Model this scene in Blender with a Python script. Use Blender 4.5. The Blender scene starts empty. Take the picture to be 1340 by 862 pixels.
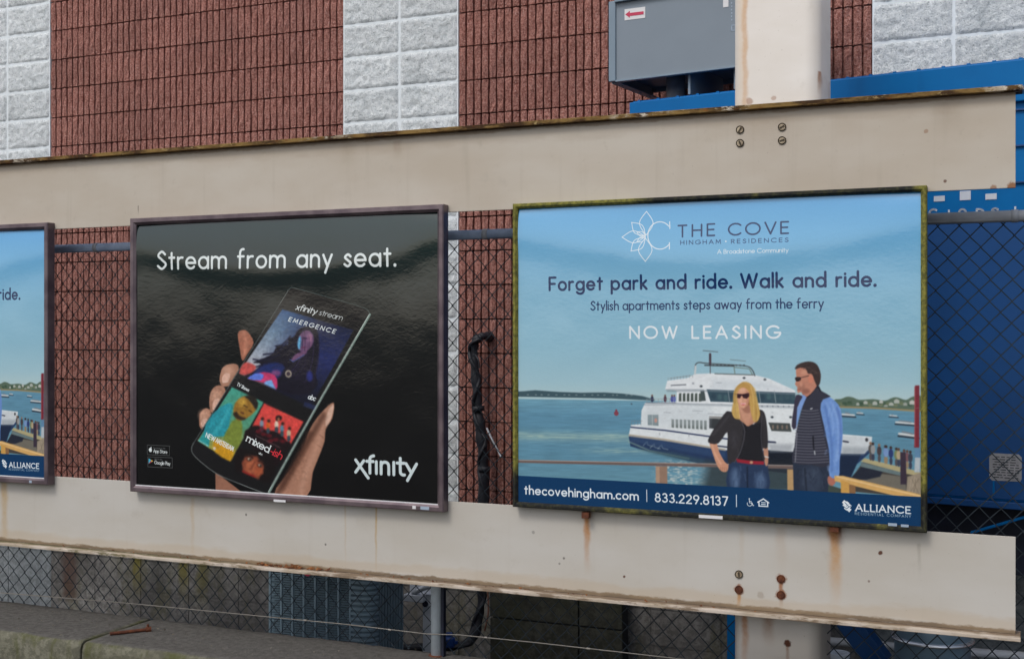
import bpy, bmesh, math, random
import numpy as np
from mathutils import Vector, noise as mnoise

random.seed(7)
R = math.radians
scene = bpy.context.scene
COL = scene.collection

# ------------------------------------------------------------------ camera, sky, sun, exposure
EYE = 1.95                      # camera height; the sign plane runs along X at y = 0
FPX = 1550.0                    # focal length in photograph pixels (1340 wide)
YAW = 23.0
CAMY = -4.36
cam_d = bpy.data.cameras.new('camera')
cam_d.sensor_width = 36.0
cam_d.lens = 36.0 * FPX / 1340.0
cam_d.clip_start = 0.05
cam_d.clip_end = 3000.0
cam = bpy.data.objects.new('camera', cam_d)
cam.location = (0, CAMY, EYE)
cam.rotation_euler = (R(90), 0, R(YAW))
COL.objects.link(cam)
scene.camera = cam

SUN_EL, SUN_AZ = 50.0, 196.0    # azimuth clockwise from +Y: behind the camera, to the left
world = bpy.data.worlds.new("World")
scene.world = world
world.use_nodes = True
wn = world.node_tree
wn.nodes.clear()
sky = wn.nodes.new('ShaderNodeTexSky')
sky.sky_type = 'NISHITA'
sky.sun_disc = False
sky.sun_elevation = R(SUN_EL)
sky.sun_rotation = R(SUN_AZ)
sky.air_density = 1.0
sky.dust_density = 3.0
sky.ozone_density = 1.0
hsv = wn.nodes.new('ShaderNodeHueSaturation')
hsv.inputs['Saturation'].default_value = 0.50
bg = wn.nodes.new('ShaderNodeBackground')
bg.inputs['Strength'].default_value = 0.15
wo = wn.nodes.new('ShaderNodeOutputWorld')
wn.links.new(sky.outputs[0], hsv.inputs['Color'])
wn.links.new(hsv.outputs[0], bg.inputs['Color'])
wn.links.new(bg.outputs[0], wo.inputs['Surface'])

sun_d = bpy.data.lights.new('sun', 'SUN')
sun_d.energy = 0.9
sun_d.angle = R(14)
sun_d.color = (1.0, 0.96, 0.90)
sun = bpy.data.objects.new('sun', sun_d)
COL.objects.link(sun)
sd = Vector((math.sin(R(SUN_AZ)) * math.cos(R(SUN_EL)), math.cos(R(SUN_AZ)) * math.cos(R(SUN_EL)), math.sin(R(SUN_EL))))
sun.rotation_euler = sd.to_track_quat('Z', 'Y').to_euler()
sun.location = (-6, -10, 12)

scene.view_settings.view_transform = 'Standard'
scene.view_settings.look = 'None'
scene.view_settings.exposure = 0.06
scene.view_settings.gamma = 1.0
scene.render.engine = 'CYCLES'
scene.cycles.max_bounces = 6

# ------------------------------------------------------------------ measuring: photograph pixel + wall distance -> point
def P(px, py, D):
    u = (px - 670.0) / FPX
    phi = math.atan(u)
    al = phi - R(YAW)
    Z = D / math.cos(al) * math.cos(phi)
    return Vector((D * math.tan(al), CAMY + D, EYE + (431.0 - py) / FPX * Z))
def X(px, D):
    return P(px, 431, D).x
def Z(px, py, D):
    return P(px, py, D).z

# ------------------------------------------------------------------ object helpers
def tag(o, label=None, cat=None, group=None, kind=None):
    if label: o['label'] = label
    if cat: o['category'] = cat
    if group: o['group'] = group
    if kind: o['kind'] = kind
    return o
def empty(name, loc=(0, 0, 0), rz=0.0):
    o = bpy.data.objects.new(name, None)
    o.empty_display_size = 0.1
    o.location = loc
    o.rotation_euler = (0, 0, rz)
    COL.objects.link(o)
    return o
class MB:
    """collects shapes; build() links them as one mesh object"""
    def __init__(s):
        s.v = []; s.f = []; s.uv = None
    def add(s, vs, fs):
        b = len(s.v)
        s.v += [tuple(p) for p in vs]
        s.f += [tuple(i + b for i in f) for f in fs]
        return s
    def box(s, a, b):
        x0, y0, z0 = a; x1, y1, z1 = b
        vs = [(x0,y0,z0),(x1,y0,z0),(x1,y1,z0),(x0,y1,z0),(x0,y0,z1),(x1,y0,z1),(x1,y1,z1),(x0,y1,z1)]
        return s.add(vs, [(0,3,2,1),(4,5,6,7),(0,1,5,4),(1,2,6,5),(2,3,7,6),(3,0,4,7)])
    def prism(s, pts, axis, a, b):
        """pts: 2-D outline; axis 'x' -> (y,z) outline, 'y' -> (x,z), 'z' -> (x,y)"""
        n = len(pts)
        def mk(p, t):
            return {'x': (t, p[0], p[1]), 'y': (p[0], t, p[1]), 'z': (p[0], p[1], t)}[axis]
        vs = [mk(p, a) for p in pts] + [mk(p, b) for p in pts]
        fs = [tuple(range(n))[::-1], tuple(range(n, 2 * n))]
        fs += [(i, (i + 1) % n, n + (i + 1) % n, n + i) for i in range(n)]
        return s.add(vs, fs)
    def tube(s, pts, r, n=8, cap=True):
        pts = [Vector(p) for p in pts]
        rs = r if isinstance(r, (list, tuple)) else [r] * len(pts)
        rings = []
        up = Vector((0, 0, 1))
        for i, p in enumerate(pts):
            if i == 0: d = pts[1] - p
            elif i == len(pts) - 1: d = p - pts[i - 1]
            else: d = (pts[i + 1] - p).normalized() + (p - pts[i - 1]).normalized()
            d.normalize()
            a = d.cross(up if abs(d.z) < 0.95 else Vector((0, 1, 0))).normalized()
            if i and a.dot(rings_a) < 0: a = -a
            rings_a = a
            b = d.cross(a).normalized()
            rings.append([p + (a * math.cos(2 * math.pi * k / n) + b * math.sin(2 * math.pi * k / n)) * rs[i] for k in range(n)])
        vs = [q for ring in rings for q in ring]
        fs = []
        for i in range(len(rings) - 1):
            for k in range(n):
                fs.append((i * n + k, i * n + (k + 1) % n, (i + 1) * n + (k + 1) % n, (i + 1) * n + k))
        if cap:
            fs.append(tuple(range(n))[::-1]); fs.append(tuple((len(rings) - 1) * n + k for k in range(n)))
        return s.add(vs, fs)
    def lathe(s, prof, n=24, c=(0, 0, 0), axis='z'):
        vs = []; fs = []
        m = len(prof)
        for k in range(n):
            t = 2 * math.pi * k / n
            for r, h in prof:
                q = (r * math.cos(t), r * math.sin(t), h)
                if axis == 'y': q = (q[0], q[2], q[1])
                vs.append((q[0] + c[0], q[1] + c[1], q[2] + c[2]))
        for k in range(n):
            for i in range(m - 1):
                a = k * m + i; b = ((k + 1) % n) * m + i
                fs.append((a, b, b + 1, a + 1))
        return s.add(vs, fs)
    def build(s, name, mat, parent=None, smooth=False, bevel=0.0, seg=2, fix=True):
        me = bpy.data.meshes.new(name)
        me.from_pydata(s.v, [], s.f)
        if fix:
            bm = bmesh.new(); bm.from_mesh(me)
            bmesh.ops.recalc_face_normals(bm, faces=bm.faces)
            bm.to_mesh(me); bm.free()
        me.materials.append(mat)
        if smooth:
            me.polygons.foreach_set('use_smooth', [len(p.vertices) <= 4 for p in me.polygons])
        o = bpy.data.objects.new(name, me)
        COL.objects.link(o)
        if parent: o.parent = parent
        if bevel:
            m = o.modifiers.new('bevel', 'BEVEL')
            m.width = bevel; m.segments = seg; m.limit_method = 'ANGLE'; m.angle_limit = R(40)
        return o
def link_mesh(name, me, parent, loc=(0, 0, 0)):
    o = bpy.data.objects.new(name, me)
    COL.objects.link(o)
    o.parent = parent
    o.location = loc
    return o

# ------------------------------------------------------------------ material helpers
class NT:
    def __init__(s, name):
        s.m = bpy.data.materials.new(name)
        s.m.use_nodes = True
        s.t = s.m.node_tree
        s.p = s.t.nodes['Principled BSDF']
        s.pos = None
    def n(s, typ, **kw):
        nd = s.t.nodes.new(typ)
        for k, v in kw.items(): setattr(nd, k, v)
        return nd
    def put(s, sock, v):
        if isinstance(v, bpy.types.NodeSocket): s.t.links.new(v, sock)
        elif isinstance(v, (tuple, list)) and len(v) == 3 and sock.type == 'RGBA': sock.default_value = (*v, 1)
        else: sock.default_value = v
    def math(s, op, a, b=0.0, c=None, clamp=False):
        nd = s.n('ShaderNodeMath', operation=op, use_clamp=clamp)
        s.put(nd.inputs[0], a); s.put(nd.inputs[1], b)
        if c is not None: s.put(nd.inputs[2], c)
        return nd.outputs[0]
    def ramp(s, v, a, b, c=0.0, d=1.0):
        nd = s.n('ShaderNodeMapRange', interpolation_type='SMOOTHSTEP')
        for i, q in enumerate((v, a, b, c, d)): s.put(nd.inputs[i], q)
        return nd.outputs[0]
    def mix(s, f, a, b, mode='MIX'):
        nd = s.n('ShaderNodeMix', data_type='RGBA', blend_type=mode)
        s.put(nd.inputs['Factor'], f); s.put(nd.inputs['A'], a); s.put(nd.inputs['B'], b)
        return nd.outputs['Result']
    def coords(s):
        """world position, as x y z sockets"""
        if s.pos is None:
            g = s.n('ShaderNodeNewGeometry')
            sp = s.n('ShaderNodeSeparateXYZ')
            s.t.links.new(g.outputs['Position'], sp.inputs[0])
            s.pos = (g.outputs['Position'], sp.outputs[0], sp.outputs[1], sp.outputs[2])
        return s.pos
    def noise(s, scale, detail=4, rough=0.55, stretch=None, world=True, typ='fac', dist=0.0):
        nd = s.n('ShaderNodeTexNoise')
        nd.inputs['Scale'].default_value = scale
        nd.inputs['Detail'].default_value = detail
        nd.inputs['Roughness'].default_value = rough
        nd.inputs['Distortion'].default_value = dist
        src = s.coords()[0]
        if stretch:
            mp = s.n('ShaderNodeMapping')
            mp.inputs['Scale'].default_value = stretch
            s.t.links.new(src, mp.inputs[0]); src = mp.outputs[0]
        s.t.links.new(src, nd.inputs['Vector'])
        return nd.outputs['Fac'] if typ == 'fac' else nd.outputs['Color']
    def bump(s, h, strength=0.5, dist=0.01):
        b = s.n('ShaderNodeBump')
        s.put(b.inputs['Height'], h)
        b.inputs['Strength'].default_value = strength
        b.inputs['Distance'].default_value = dist
        old = s.p.inputs['Normal'].links
        if old: s.t.links.new(old[0].from_socket, b.inputs['Normal'])
        s.t.links.new(b.outputs[0], s.p.inputs['Normal'])
    def set(s, color=None, rough=None, metal=None, spec=None):
        if color is not None: s.put(s.p.inputs['Base Color'], color)
        if rough is not None: s.put(s.p.inputs['Roughness'], rough)
        if metal is not None: s.put(s.p.inputs['Metallic'], metal)
        if spec is not None: s.put(s.p.inputs['Specular IOR Level'], spec)
        return s
def srgb(r, g, b):
    def f(c):
        c /= 255.0
        return c / 12.92 if c <= 0.04045 else ((c + 0.055) / 1.055) ** 2.4
    return (f(r), f(g), f(b))
def simple(name, col, rough=0.6, var=0.15, scale=14, bump=0.15, bscale=60, bdist=0.003, metal=0.0, col2=None, spec=None):
    t = NT(name)
    n = t.noise(scale, 5)
    dark = col2 or tuple(c * (1 - 2 * var) for c in col)
    c = t.mix(t.ramp(n, 0.3, 0.7), dark, col)
    t.set(c, rough, metal, spec)
    if bump: t.bump(t.noise(bscale, 3), bump, bdist)
    return t.m
# ------------------------------------------------------------------ flat print: a small painter for the three posters
def homography(src, dst):
    A = []; B = []
    for (x, y), (u, v) in zip(src, dst):
        A.append([x, y, 1, 0, 0, 0, -u * x, -u * y]); B.append(u)
        A.append([0, 0, 0, x, y, 1, -v * x, -v * y]); B.append(v)
    h = np.linalg.solve(np.array(A, float), np.array(B, float))
    return np.append(h, 1).reshape(3, 3)
def arc(cx, cy, rx, ry, a0, a1, n=10):
    return [(cx + rx * math.cos(R(a0 + (a1 - a0) * i / n)), cy + ry * math.sin(R(a0 + (a1 - a0) * i / n))) for i in range(n + 1)]
def smooth(pts, n=4, closed=True):
    m = len(pts); out = []
    rng = range(m) if closed else range(m - 1)
    for i in rng:
        g = (lambda k: pts[k % m]) if closed else (lambda k: pts[max(0, min(m - 1, k))])
        p0, p1, p2, p3 = g(i - 1), g(i), g(i + 1), g(i + 2)
        for k in range(n):
            t = k / n
            out.append(tuple(0.5 * ((2 * p1[j]) + (-p0[j] + p2[j]) * t + (2 * p0[j] - 5 * p1[j] + 4 * p2[j] - p3[j]) * t * t + (-p0[j] + 3 * p1[j] - 3 * p2[j] + p3[j]) * t ** 3) for j in (0, 1)))
    if not closed: out.append(tuple(pts[-1]))
    return out
XH = 0.64
def make_font():
    F = {}
    r = XH / 2
    o = arc(r, r, r, r, 0, 360, 18)
    F['o'] = (XH, [o])
    F['a'] = (XH, [o, [(XH, 0), (XH, XH)]])
    F['b'] = (XH, [o, [(0, 0), (0, 1.05)]])
    F['c'] = (0.55, [arc(r, r, r, r, 48, 312, 14)])
    F['d'] = (XH, [o, [(XH, 0), (XH, 1.05)]])
    F['e'] = (XH, [arc(r, r, r, r, 0, 318, 16), [(0.01, r), (XH, r)]])
    F['f'] = (0.36, [[(0.12, 0), (0.12, 0.85)] + arc(0.30, 0.85, 0.18, 0.2, 180, 80, 6), [(0, XH), (0.34, XH)]])
    F['g'] = (XH, [o, [(XH, XH), (XH, -0.05)] + arc(r, -0.05, r, 0.27, 0, -150, 10)])
    arch = arc(0.26, XH - 0.26, 0.26, 0.26, 180, 0, 9) + [(0.52, 0)]
    F['h'] = (0.52, [[(0, 0), (0, 1.05)], arch])
    F['n'] = (0.52, [[(0, 0), (0, XH)], arch])
    a1 = arc(0.22, XH - 0.22, 0.22, 0.22, 180, 0, 8) + [(0.44, 0)]
    F['m'] = (0.88, [[(0, 0), (0, XH)], a1, [(x + 0.44, y) for x, y in a1]])
    F['i'] = (0.0, [[(0, 0), (0, XH)], [(0, 0.88), (0, 0.9)]])
    F['j'] = (0.1, [[(0.1, XH), (0.1, -0.2), (0.0, -0.3)], [(0.1, 0.88), (0.1, 0.9)]])
    F['k'] = (0.46, [[(0, 0), (0, 1.05)], [(0.42, XH), (0.02, 0.27)], [(0.12, 0.36), (0.46, 0)]])
    F['l'] = (0.0, [[(0, 0), (0, 1.05)]])
    F['p'] = (XH, [o, [(0, XH), (0, -0.33)]])
    F['q'] = (XH, [o, [(XH, XH), (XH, -0.33)]])
    F['r'] = (0.3, [[(0, 0), (0, XH)], arc(0.24, XH - 0.24, 0.24, 0.24, 180, 75, 6)])
    F['s'] = (0.4, [smooth([(0.38, 0.53), (0.21, 0.64), (0.03, 0.49), (0.2, 0.33), (0.38, 0.16), (0.2, 0.0), (0.0, 0.11)], 4, False)])
    F['t'] = (0.32, [[(0.15, 0.9), (0.15, 0.0)], [(0, XH), (0.32, XH)]])
    F['u'] = (0.52, [[(0, XH)] + arc(0.26, 0.26, 0.26, 0.26, 180, 360, 9) + [(0.52, XH)], [(0.52, XH), (0.52, 0)]])
    F['v'] = (0.52, [[(0, XH), (0.26, 0), (0.52, XH)]])
    F['w'] = (0.82, [[(0, XH), (0.2, 0), (0.41, 0.6), (0.62, 0), (0.82, XH)]])
    F['x'] = (0.48, [[(0, XH), (0.48, 0)], [(0.48, XH), (0, 0)]])
    F['y'] = (0.54, [[(0, XH), (0.28, 0.02)], [(0.54, XH), (0.13, -0.33)]])
    F['z'] = (0.46, [[(0, XH), (0.46, XH), (0, 0), (0.46, 0)]])
    O = arc(0.5, 0.5, 0.5, 0.5, 0, 360, 22)
    F['O'] = (1.0, [O])
    F['Q'] = (1.0, [O, [(0.6, 0.3), (0.95, 0)]])
    F['C'] = (0.86, [arc(0.5, 0.5, 0.5, 0.5, 45, 315, 16)])
    F['G'] = (0.93, [arc(0.5, 0.5, 0.5, 0.5, 45, 352, 18) + [(0.98, 0.45), (0.58, 0.45)]])
    F['A'] = (0.8, [[(0, 0), (0.4, 1), (0.8, 0)], [(0.14, 0.33), (0.66, 0.33)]])
    F['B'] = (0.52, [[(0, 0), (0, 1), (0.25, 1)] + arc(0.25, 0.76, 0.22, 0.24, 90, -90, 7) + [(0, 0.52)], [(0.25, 0.52)] + arc(0.27, 0.26, 0.25, 0.26, 90, -90, 7) + [(0, 0)]])
    F['D'] = (0.7, [[(0, 0), (0, 1), (0.22, 1)] + arc(0.22, 0.5, 0.48, 0.5, 90, -90, 12) + [(0, 0)]])
    F['E'] = (0.5, [[(0.5, 1), (0, 1), (0, 0), (0.5, 0)], [(0, 0.52), (0.45, 0.52)]])
    F['F'] = (0.48, [[(0.48, 1), (0, 1), (0, 0)], [(0, 0.5), (0.42, 0.5)]])
    F['H'] = (0.66, [[(0, 0), (0, 1)], [(0.66, 0), (0.66, 1)], [(0, 0.52), (0.66, 0.52)]])
    F['I'] = (0.0, [[(0, 0), (0, 1)]])
    F['J'] = (0.35, [[(0.35, 1), (0.35, 0.2), (0.2, 0), (0, 0.05)]])
    F['K'] = (0.56, [[(0, 0), (0, 1)], [(0.52, 1), (0.02, 0.45)], [(0.15, 0.58), (0.56, 0)]])
    F['L'] = (0.46, [[(0, 1), (0, 0), (0.46, 0)]])
    F['M'] = (0.86, [[(0, 0), (0.08, 1), (0.43, 0.2), (0.78, 1), (0.86, 0)]])
    F['N'] = (0.7, [[(0, 0), (0, 1), (0.7, 0), (0.7, 1)]])
    F['P'] = (0.5, [[(0, 0), (0, 1), (0.25, 1)] + arc(0.25, 0.73, 0.25, 0.27, 90, -90, 8) + [(0, 0.46)]])
    F['R'] = (0.54, [[(0, 0), (0, 1), (0.25, 1)] + arc(0.25, 0.73, 0.25, 0.27, 90, -90, 8) + [(0, 0.46)], [(0.25, 0.46), (0.54, 0)]])
    F['S'] = (0.54, [smooth([(0.5, 0.84), (0.28, 1.0), (0.05, 0.77), (0.28, 0.53), (0.54, 0.26), (0.27, 0.0), (0.0, 0.17)], 5, False)])
    F['T'] = (0.6, [[(0, 1), (0.6, 1)], [(0.3, 1), (0.3, 0)]])
    F['U'] = (0.64, [[(0, 1)] + arc(0.32, 0.32, 0.32, 0.32, 180, 360, 9) + [(0.64, 1)]])
    F['V'] = (0.74, [[(0, 1), (0.37, 0), (0.74, 1)]])
    F['W'] = (1.1, [[(0, 1), (0.28, 0), (0.55, 0.95), (0.82, 0), (1.1, 1)]])
    F['X'] = (0.64, [[(0, 1), (0.64, 0)], [(0.64, 1), (0, 0)]])
    F['Y'] = (0.66, [[(0, 1), (0.33, 0.48), (0.66, 1)], [(0.33, 0.48), (0.33, 0)]])
    F['1'] = (0.2, [[(0, 0.85), (0.2, 1), (0.2, 0)]])
    F['2'] = (0.52, [arc(0.26, 0.72, 0.25, 0.27, 165, -35, 9) + [(0, 0), (0.52, 0)]])
    F['3'] = (0.5, [arc(0.24, 0.76, 0.21, 0.24, 150, -90, 9) + arc(0.24, 0.26, 0.26, 0.26, 90, -150, 9)])
    F['7'] = (0.5, [[(0, 1), (0.5, 1), (0.16, 0)]])
    F['8'] = (0.52, [arc(0.26, 0.76, 0.2, 0.23, 0, 360, 14), arc(0.26, 0.27, 0.26, 0.27, 0, 360, 14)])
    F['9'] = (0.52, [arc(0.26, 0.71, 0.26, 0.28, 0, 360, 14), [(0.51, 0.62), (0.2, 0)]])
    F['.'] = (0.0, [[(0, 0.02), (0, 0.04)]])
    F['-'] = (0.26, [[(0, 0.34), (0.26, 0.34)]])
    F['*'] = (0.1, [[(0.05, 0.5), (0.05, 0.52)]])
    F[' '] = (0.2, [])
    for ch in 'abcdeghknopqsuvxyz':
        w_, st = F[ch]
        F[ch] = (w_ * 0.90, [[(x * 0.90, y) for x, y in s_] for s_ in st])
    return F
FONT = make_font()
class Canvas:
    def __init__(s, w, h, quad):
        s.w, s.h = w, h
        s.img = np.zeros((h, w, 3), np.float32)
        s.M = homography(quad, [(0, 0), (w, 0), (w, h), (0, h)])
        yy, xx = np.mgrid[0:h, 0:w].astype(np.float32)
        s.xx, s.yy = xx + 0.5, yy + 0.5
        Mi = np.linalg.inv(s.M)
        den = Mi[2, 0] * s.xx + Mi[2, 1] * s.yy + Mi[2, 2]
        s.px = (Mi[0, 0] * s.xx + Mi[0, 1] * s.yy + Mi[0, 2]) / den      # photograph-scale coordinates of every print pixel
        s.py = (Mi[1, 0] * s.xx + Mi[1, 1] * s.yy + Mi[1, 2]) / den
        s.k = w / abs(quad[1][0] - quad[0][0])
        s.rs = np.random.RandomState(3)
        s.held = None
    def tr(s, p):
        q = s.M @ np.array([p[0], p[1], 1.0])
        return q[0] / q[2], q[1] / q[2]
    def fill(s, c):
        s.img[:] = np.array(c, np.float32) / 255.0
    def vgrad(s, stops, key=None):
        key = s.py if key is None else key
        ys = [a for a, _ in stops]
        for ch in range(3):
            s.img[..., ch] = np.interp(key, ys, [c[ch] / 255.0 for _, c in stops])
    def _blend(s, sl, cov, col):
        if callable(col): col = col(s.px[sl], s.py[sl])
        else: col = np.array(col, np.float32) / 255.0
        s.img[sl] += (col - s.img[sl]) * cov[..., None]
    def _box(s, pts, pad):
        xs = [p[0] for p in pts]; ys = [p[1] for p in pts]
        x0 = max(0, int(min(xs) - pad)); x1 = min(s.w, int(max(xs) + pad) + 2)
        y0 = max(0, int(min(ys) - pad)); y1 = min(s.h, int(max(ys) + pad) + 2)
        return (slice(y0, y1), slice(x0, x1)) if x1 > x0 and y1 > y0 else None
    def _segd(s, sl, pts, closed):
        X_, Y_ = s.xx[sl], s.yy[sl]
        d = np.full(X_.shape, 1e9, np.float32)
        n = len(pts)
        for i in range(n if closed else n - 1):
            ax, ay = pts[i]; bx, by = pts[(i + 1) % n]
            dx, dy = bx - ax, by - ay
            L = dx * dx + dy * dy + 1e-9
            t = np.clip(((X_ - ax) * dx + (Y_ - ay) * dy) / L, 0, 1)
            d = np.minimum(d, (X_ - ax - t * dx) ** 2 + (Y_ - ay - t * dy) ** 2)
        return np.sqrt(d)
    def poly(s, pts, col, soft=0.7, alpha=1.0, sm=0):
        if sm: pts = smooth(pts, sm)
        q = [s.tr(p) for p in pts]
        f = max(0.6, soft * s.k)
        sl = s._box(q, f)
        if sl is None: return
        d = s._segd(sl, q, True)
        X_, Y_ = s.xx[sl], s.yy[sl]
        ins = np.zeros(X_.shape, bool)
        for i in range(len(q)):
            ax, ay = q[i]; bx, by = q[(i + 1) % len(q)]
            if ay == by: continue
            c = (ay > Y_) != (by > Y_)
            ins ^= c & (X_ < (bx - ax) * (Y_ - ay) / (by - ay) + ax)
        sd_ = np.where(ins, d, -d)
        cov = np.clip(0.5 + sd_ / f, 0, 1) * alpha
        s._blend(sl, cov, col)
    def line(s, pts, w, col, alpha=1.0, soft=0.5, sm=0, raw=False):
        if sm: pts = smooth(pts, sm, False)
        q = pts if raw else [s.tr(p) for p in pts]
        hw = w * s.k / 2 if not raw else w / 2
        f = max(0.8, soft * s.k)
        sl = s._box(q, hw + f)
        if sl is None: return
        d = s._segd(sl, q, False)
        s._blend(sl, np.clip((hw - d) / f + 0.5, 0, 1) * alpha, col)
    def ell(s, cx, cy, rx, ry, col, rot=0, soft=0.7, alpha=1.0):
        c, n = math.cos(R(rot)), math.sin(R(rot))
        s.poly([(cx + x * c - y * n, cy + x * n + y * c) for x, y in arc(0, 0, rx, ry, 0, 345, 23)], col, soft, alpha)
    def blur(s, r, region=None):
        sl = (slice(None), slice(None))
        if region:
            a = s.tr(region[:2]); b = s.tr(region[2:])
            sl = (slice(max(0, int(a[1])), int(b[1])), slice(max(0, int(a[0])), int(b[0])))
        im = s.img[sl]
        for _ in range(2):
            for ax in (0, 1):
                acc = np.zeros_like(im)
                pd = np.pad(im, [(r, r) if q == ax else (0, 0) for q in range(3)], mode='edge')
                for k in range(2 * r + 1):
                    acc += pd[k:k + im.shape[0]] if ax == 0 else pd[:, k:k + im.shape[1]]
                im = acc / (2 * r + 1)
        s.img[sl] = im
    def mottle(s, amp, sx, sy, region, seed=0):
        m = ((s.px > region[0]) & (s.px < region[2]) & (s.py > region[1]) & (s.py < region[3])).astype(np.float32)
        n = vnoise(s.px * sx, s.py * sy, seed) * .6 + vnoise(s.px * sx * 2.3 + 7, s.py * sy * 2.3, seed + 1) * .4
        if getattr(s, 'base', None) is not None: m = m * (np.abs(s.img - s.base).max(-1) > .03)
        s.img *= (1 + (n - .5) * 2 * amp * m)[..., None]
    def strands(s, left, right, cols, n, seed=1, w=0.5, alpha=.6):
        r = random.Random(seed)
        for i in range(n):
            t = r.random(); j = r.uniform(-.08, .08)
            pts = [(a[0] + (b[0] - a[0]) * min(1, max(0, t + j * k / len(left))) + r.uniform(-.3, .3), a[1] + (b[1] - a[1]) * t) for k, (a, b) in enumerate(zip(left, right))]
            a0 = r.randrange(0, max(1, len(pts) - 2)); s.line(pts[a0:], w, r.choice(cols), alpha=alpha * r.uniform(.4, 1), sm=3, soft=.6)
    def flush(s):
        h = s.held; s.held = None
        for a, k in h: s.text(*a, **k)
    def text(s, txt, p0, p1, cap, weight, col, alpha=1.0, track=0.16, up=None, serif=0.0, slant=0.0, space=0.2, vs=1.0):
        if s.held is not None:
            s.held.append(((txt, p0, p1, cap, weight, col), dict(alpha=alpha, track=track, up=up, serif=serif, slant=slant, space=space))); return
        a = np.array(s.tr(p0)); b = np.array(s.tr(p1))
        mid = ((p0[0] + p1[0]) / 2, (p0[1] + p1[1]) / 2)
        up = up or (0, -1)
        ul = math.hypot(*up)
        u = np.array(s.tr((mid[0] + up[0] / ul * cap, mid[1] + up[1] / ul * cap))) - np.array(s.tr(mid))
        adv = 0; pos = []
        for ch in txt:
            pos.append(adv)
            w = FONT[ch][0]
            adv += (space if ch == ' ' else w) + track
        tot = adv - track
        e = (b - a) / tot
        hw = weight * np.linalg.norm(u)
        for ch, x0 in zip(txt, pos):
            for st in FONT[ch][1]:
                pts = [tuple(a + e * (x0 + x + slant * y) + u * y) for x, y in st]
                s.line(pts, hw if ch not in '.*' else hw * 1.25, col, alpha, raw=True, soft=0.35)
                if serif:
                    for (x, y) in (st[0], st[-1]):
                        if y in (0, 1, XH, 1.05) and ch not in 'eosc':
                            s.line([tuple(a + e * (x0 + x - serif) + u * y), tuple(a + e * (x0 + x + serif) + u * y)], hw * 0.45, col, alpha, raw=True, soft=0.35)
    def grain(s, amp):
        n = s.rs.normal(0, 1, (s.h // 2 + 1, s.w // 2 + 1)).astype(np.float32)
        n = np.repeat(np.repeat(n, 2, 0), 2, 1)[:s.h, :s.w]
        s.img += n[..., None] * amp
    def image(s, name):
        im = bpy.data.images.new(name, s.w, s.h, alpha=False)
        buf = np.ones((s.h, s.w, 4), np.float32)
        buf[..., :3] = np.clip(s.img[::-1], 0, 1)
        im.pixels.foreach_set(buf.ravel())
        im.update()
        im.pack()
        return im
def vnoise(x, y, seed=0):
    """cheap value noise on arrays"""
    rs = np.random.RandomState(seed)
    g = rs.rand(64, 64).astype(np.float32)
    xi = np.floor(x).astype(int); yi = np.floor(y).astype(int)
    fx = x - xi; fy = y - yi
    fx = fx * fx * (3 - 2 * fx); fy = fy * fy * (3 - 2 * fy)
    a = g[yi % 64, xi % 64]; b = g[yi % 64, (xi + 1) % 64]; c = g[(yi + 1) % 64, xi % 64]; d = g[(yi + 1) % 64, (xi + 1) % 64]
    return (a * (1 - fx) + b * fx) * (1 - fy) + (c * (1 - fx) + d * fx) * fy

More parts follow.
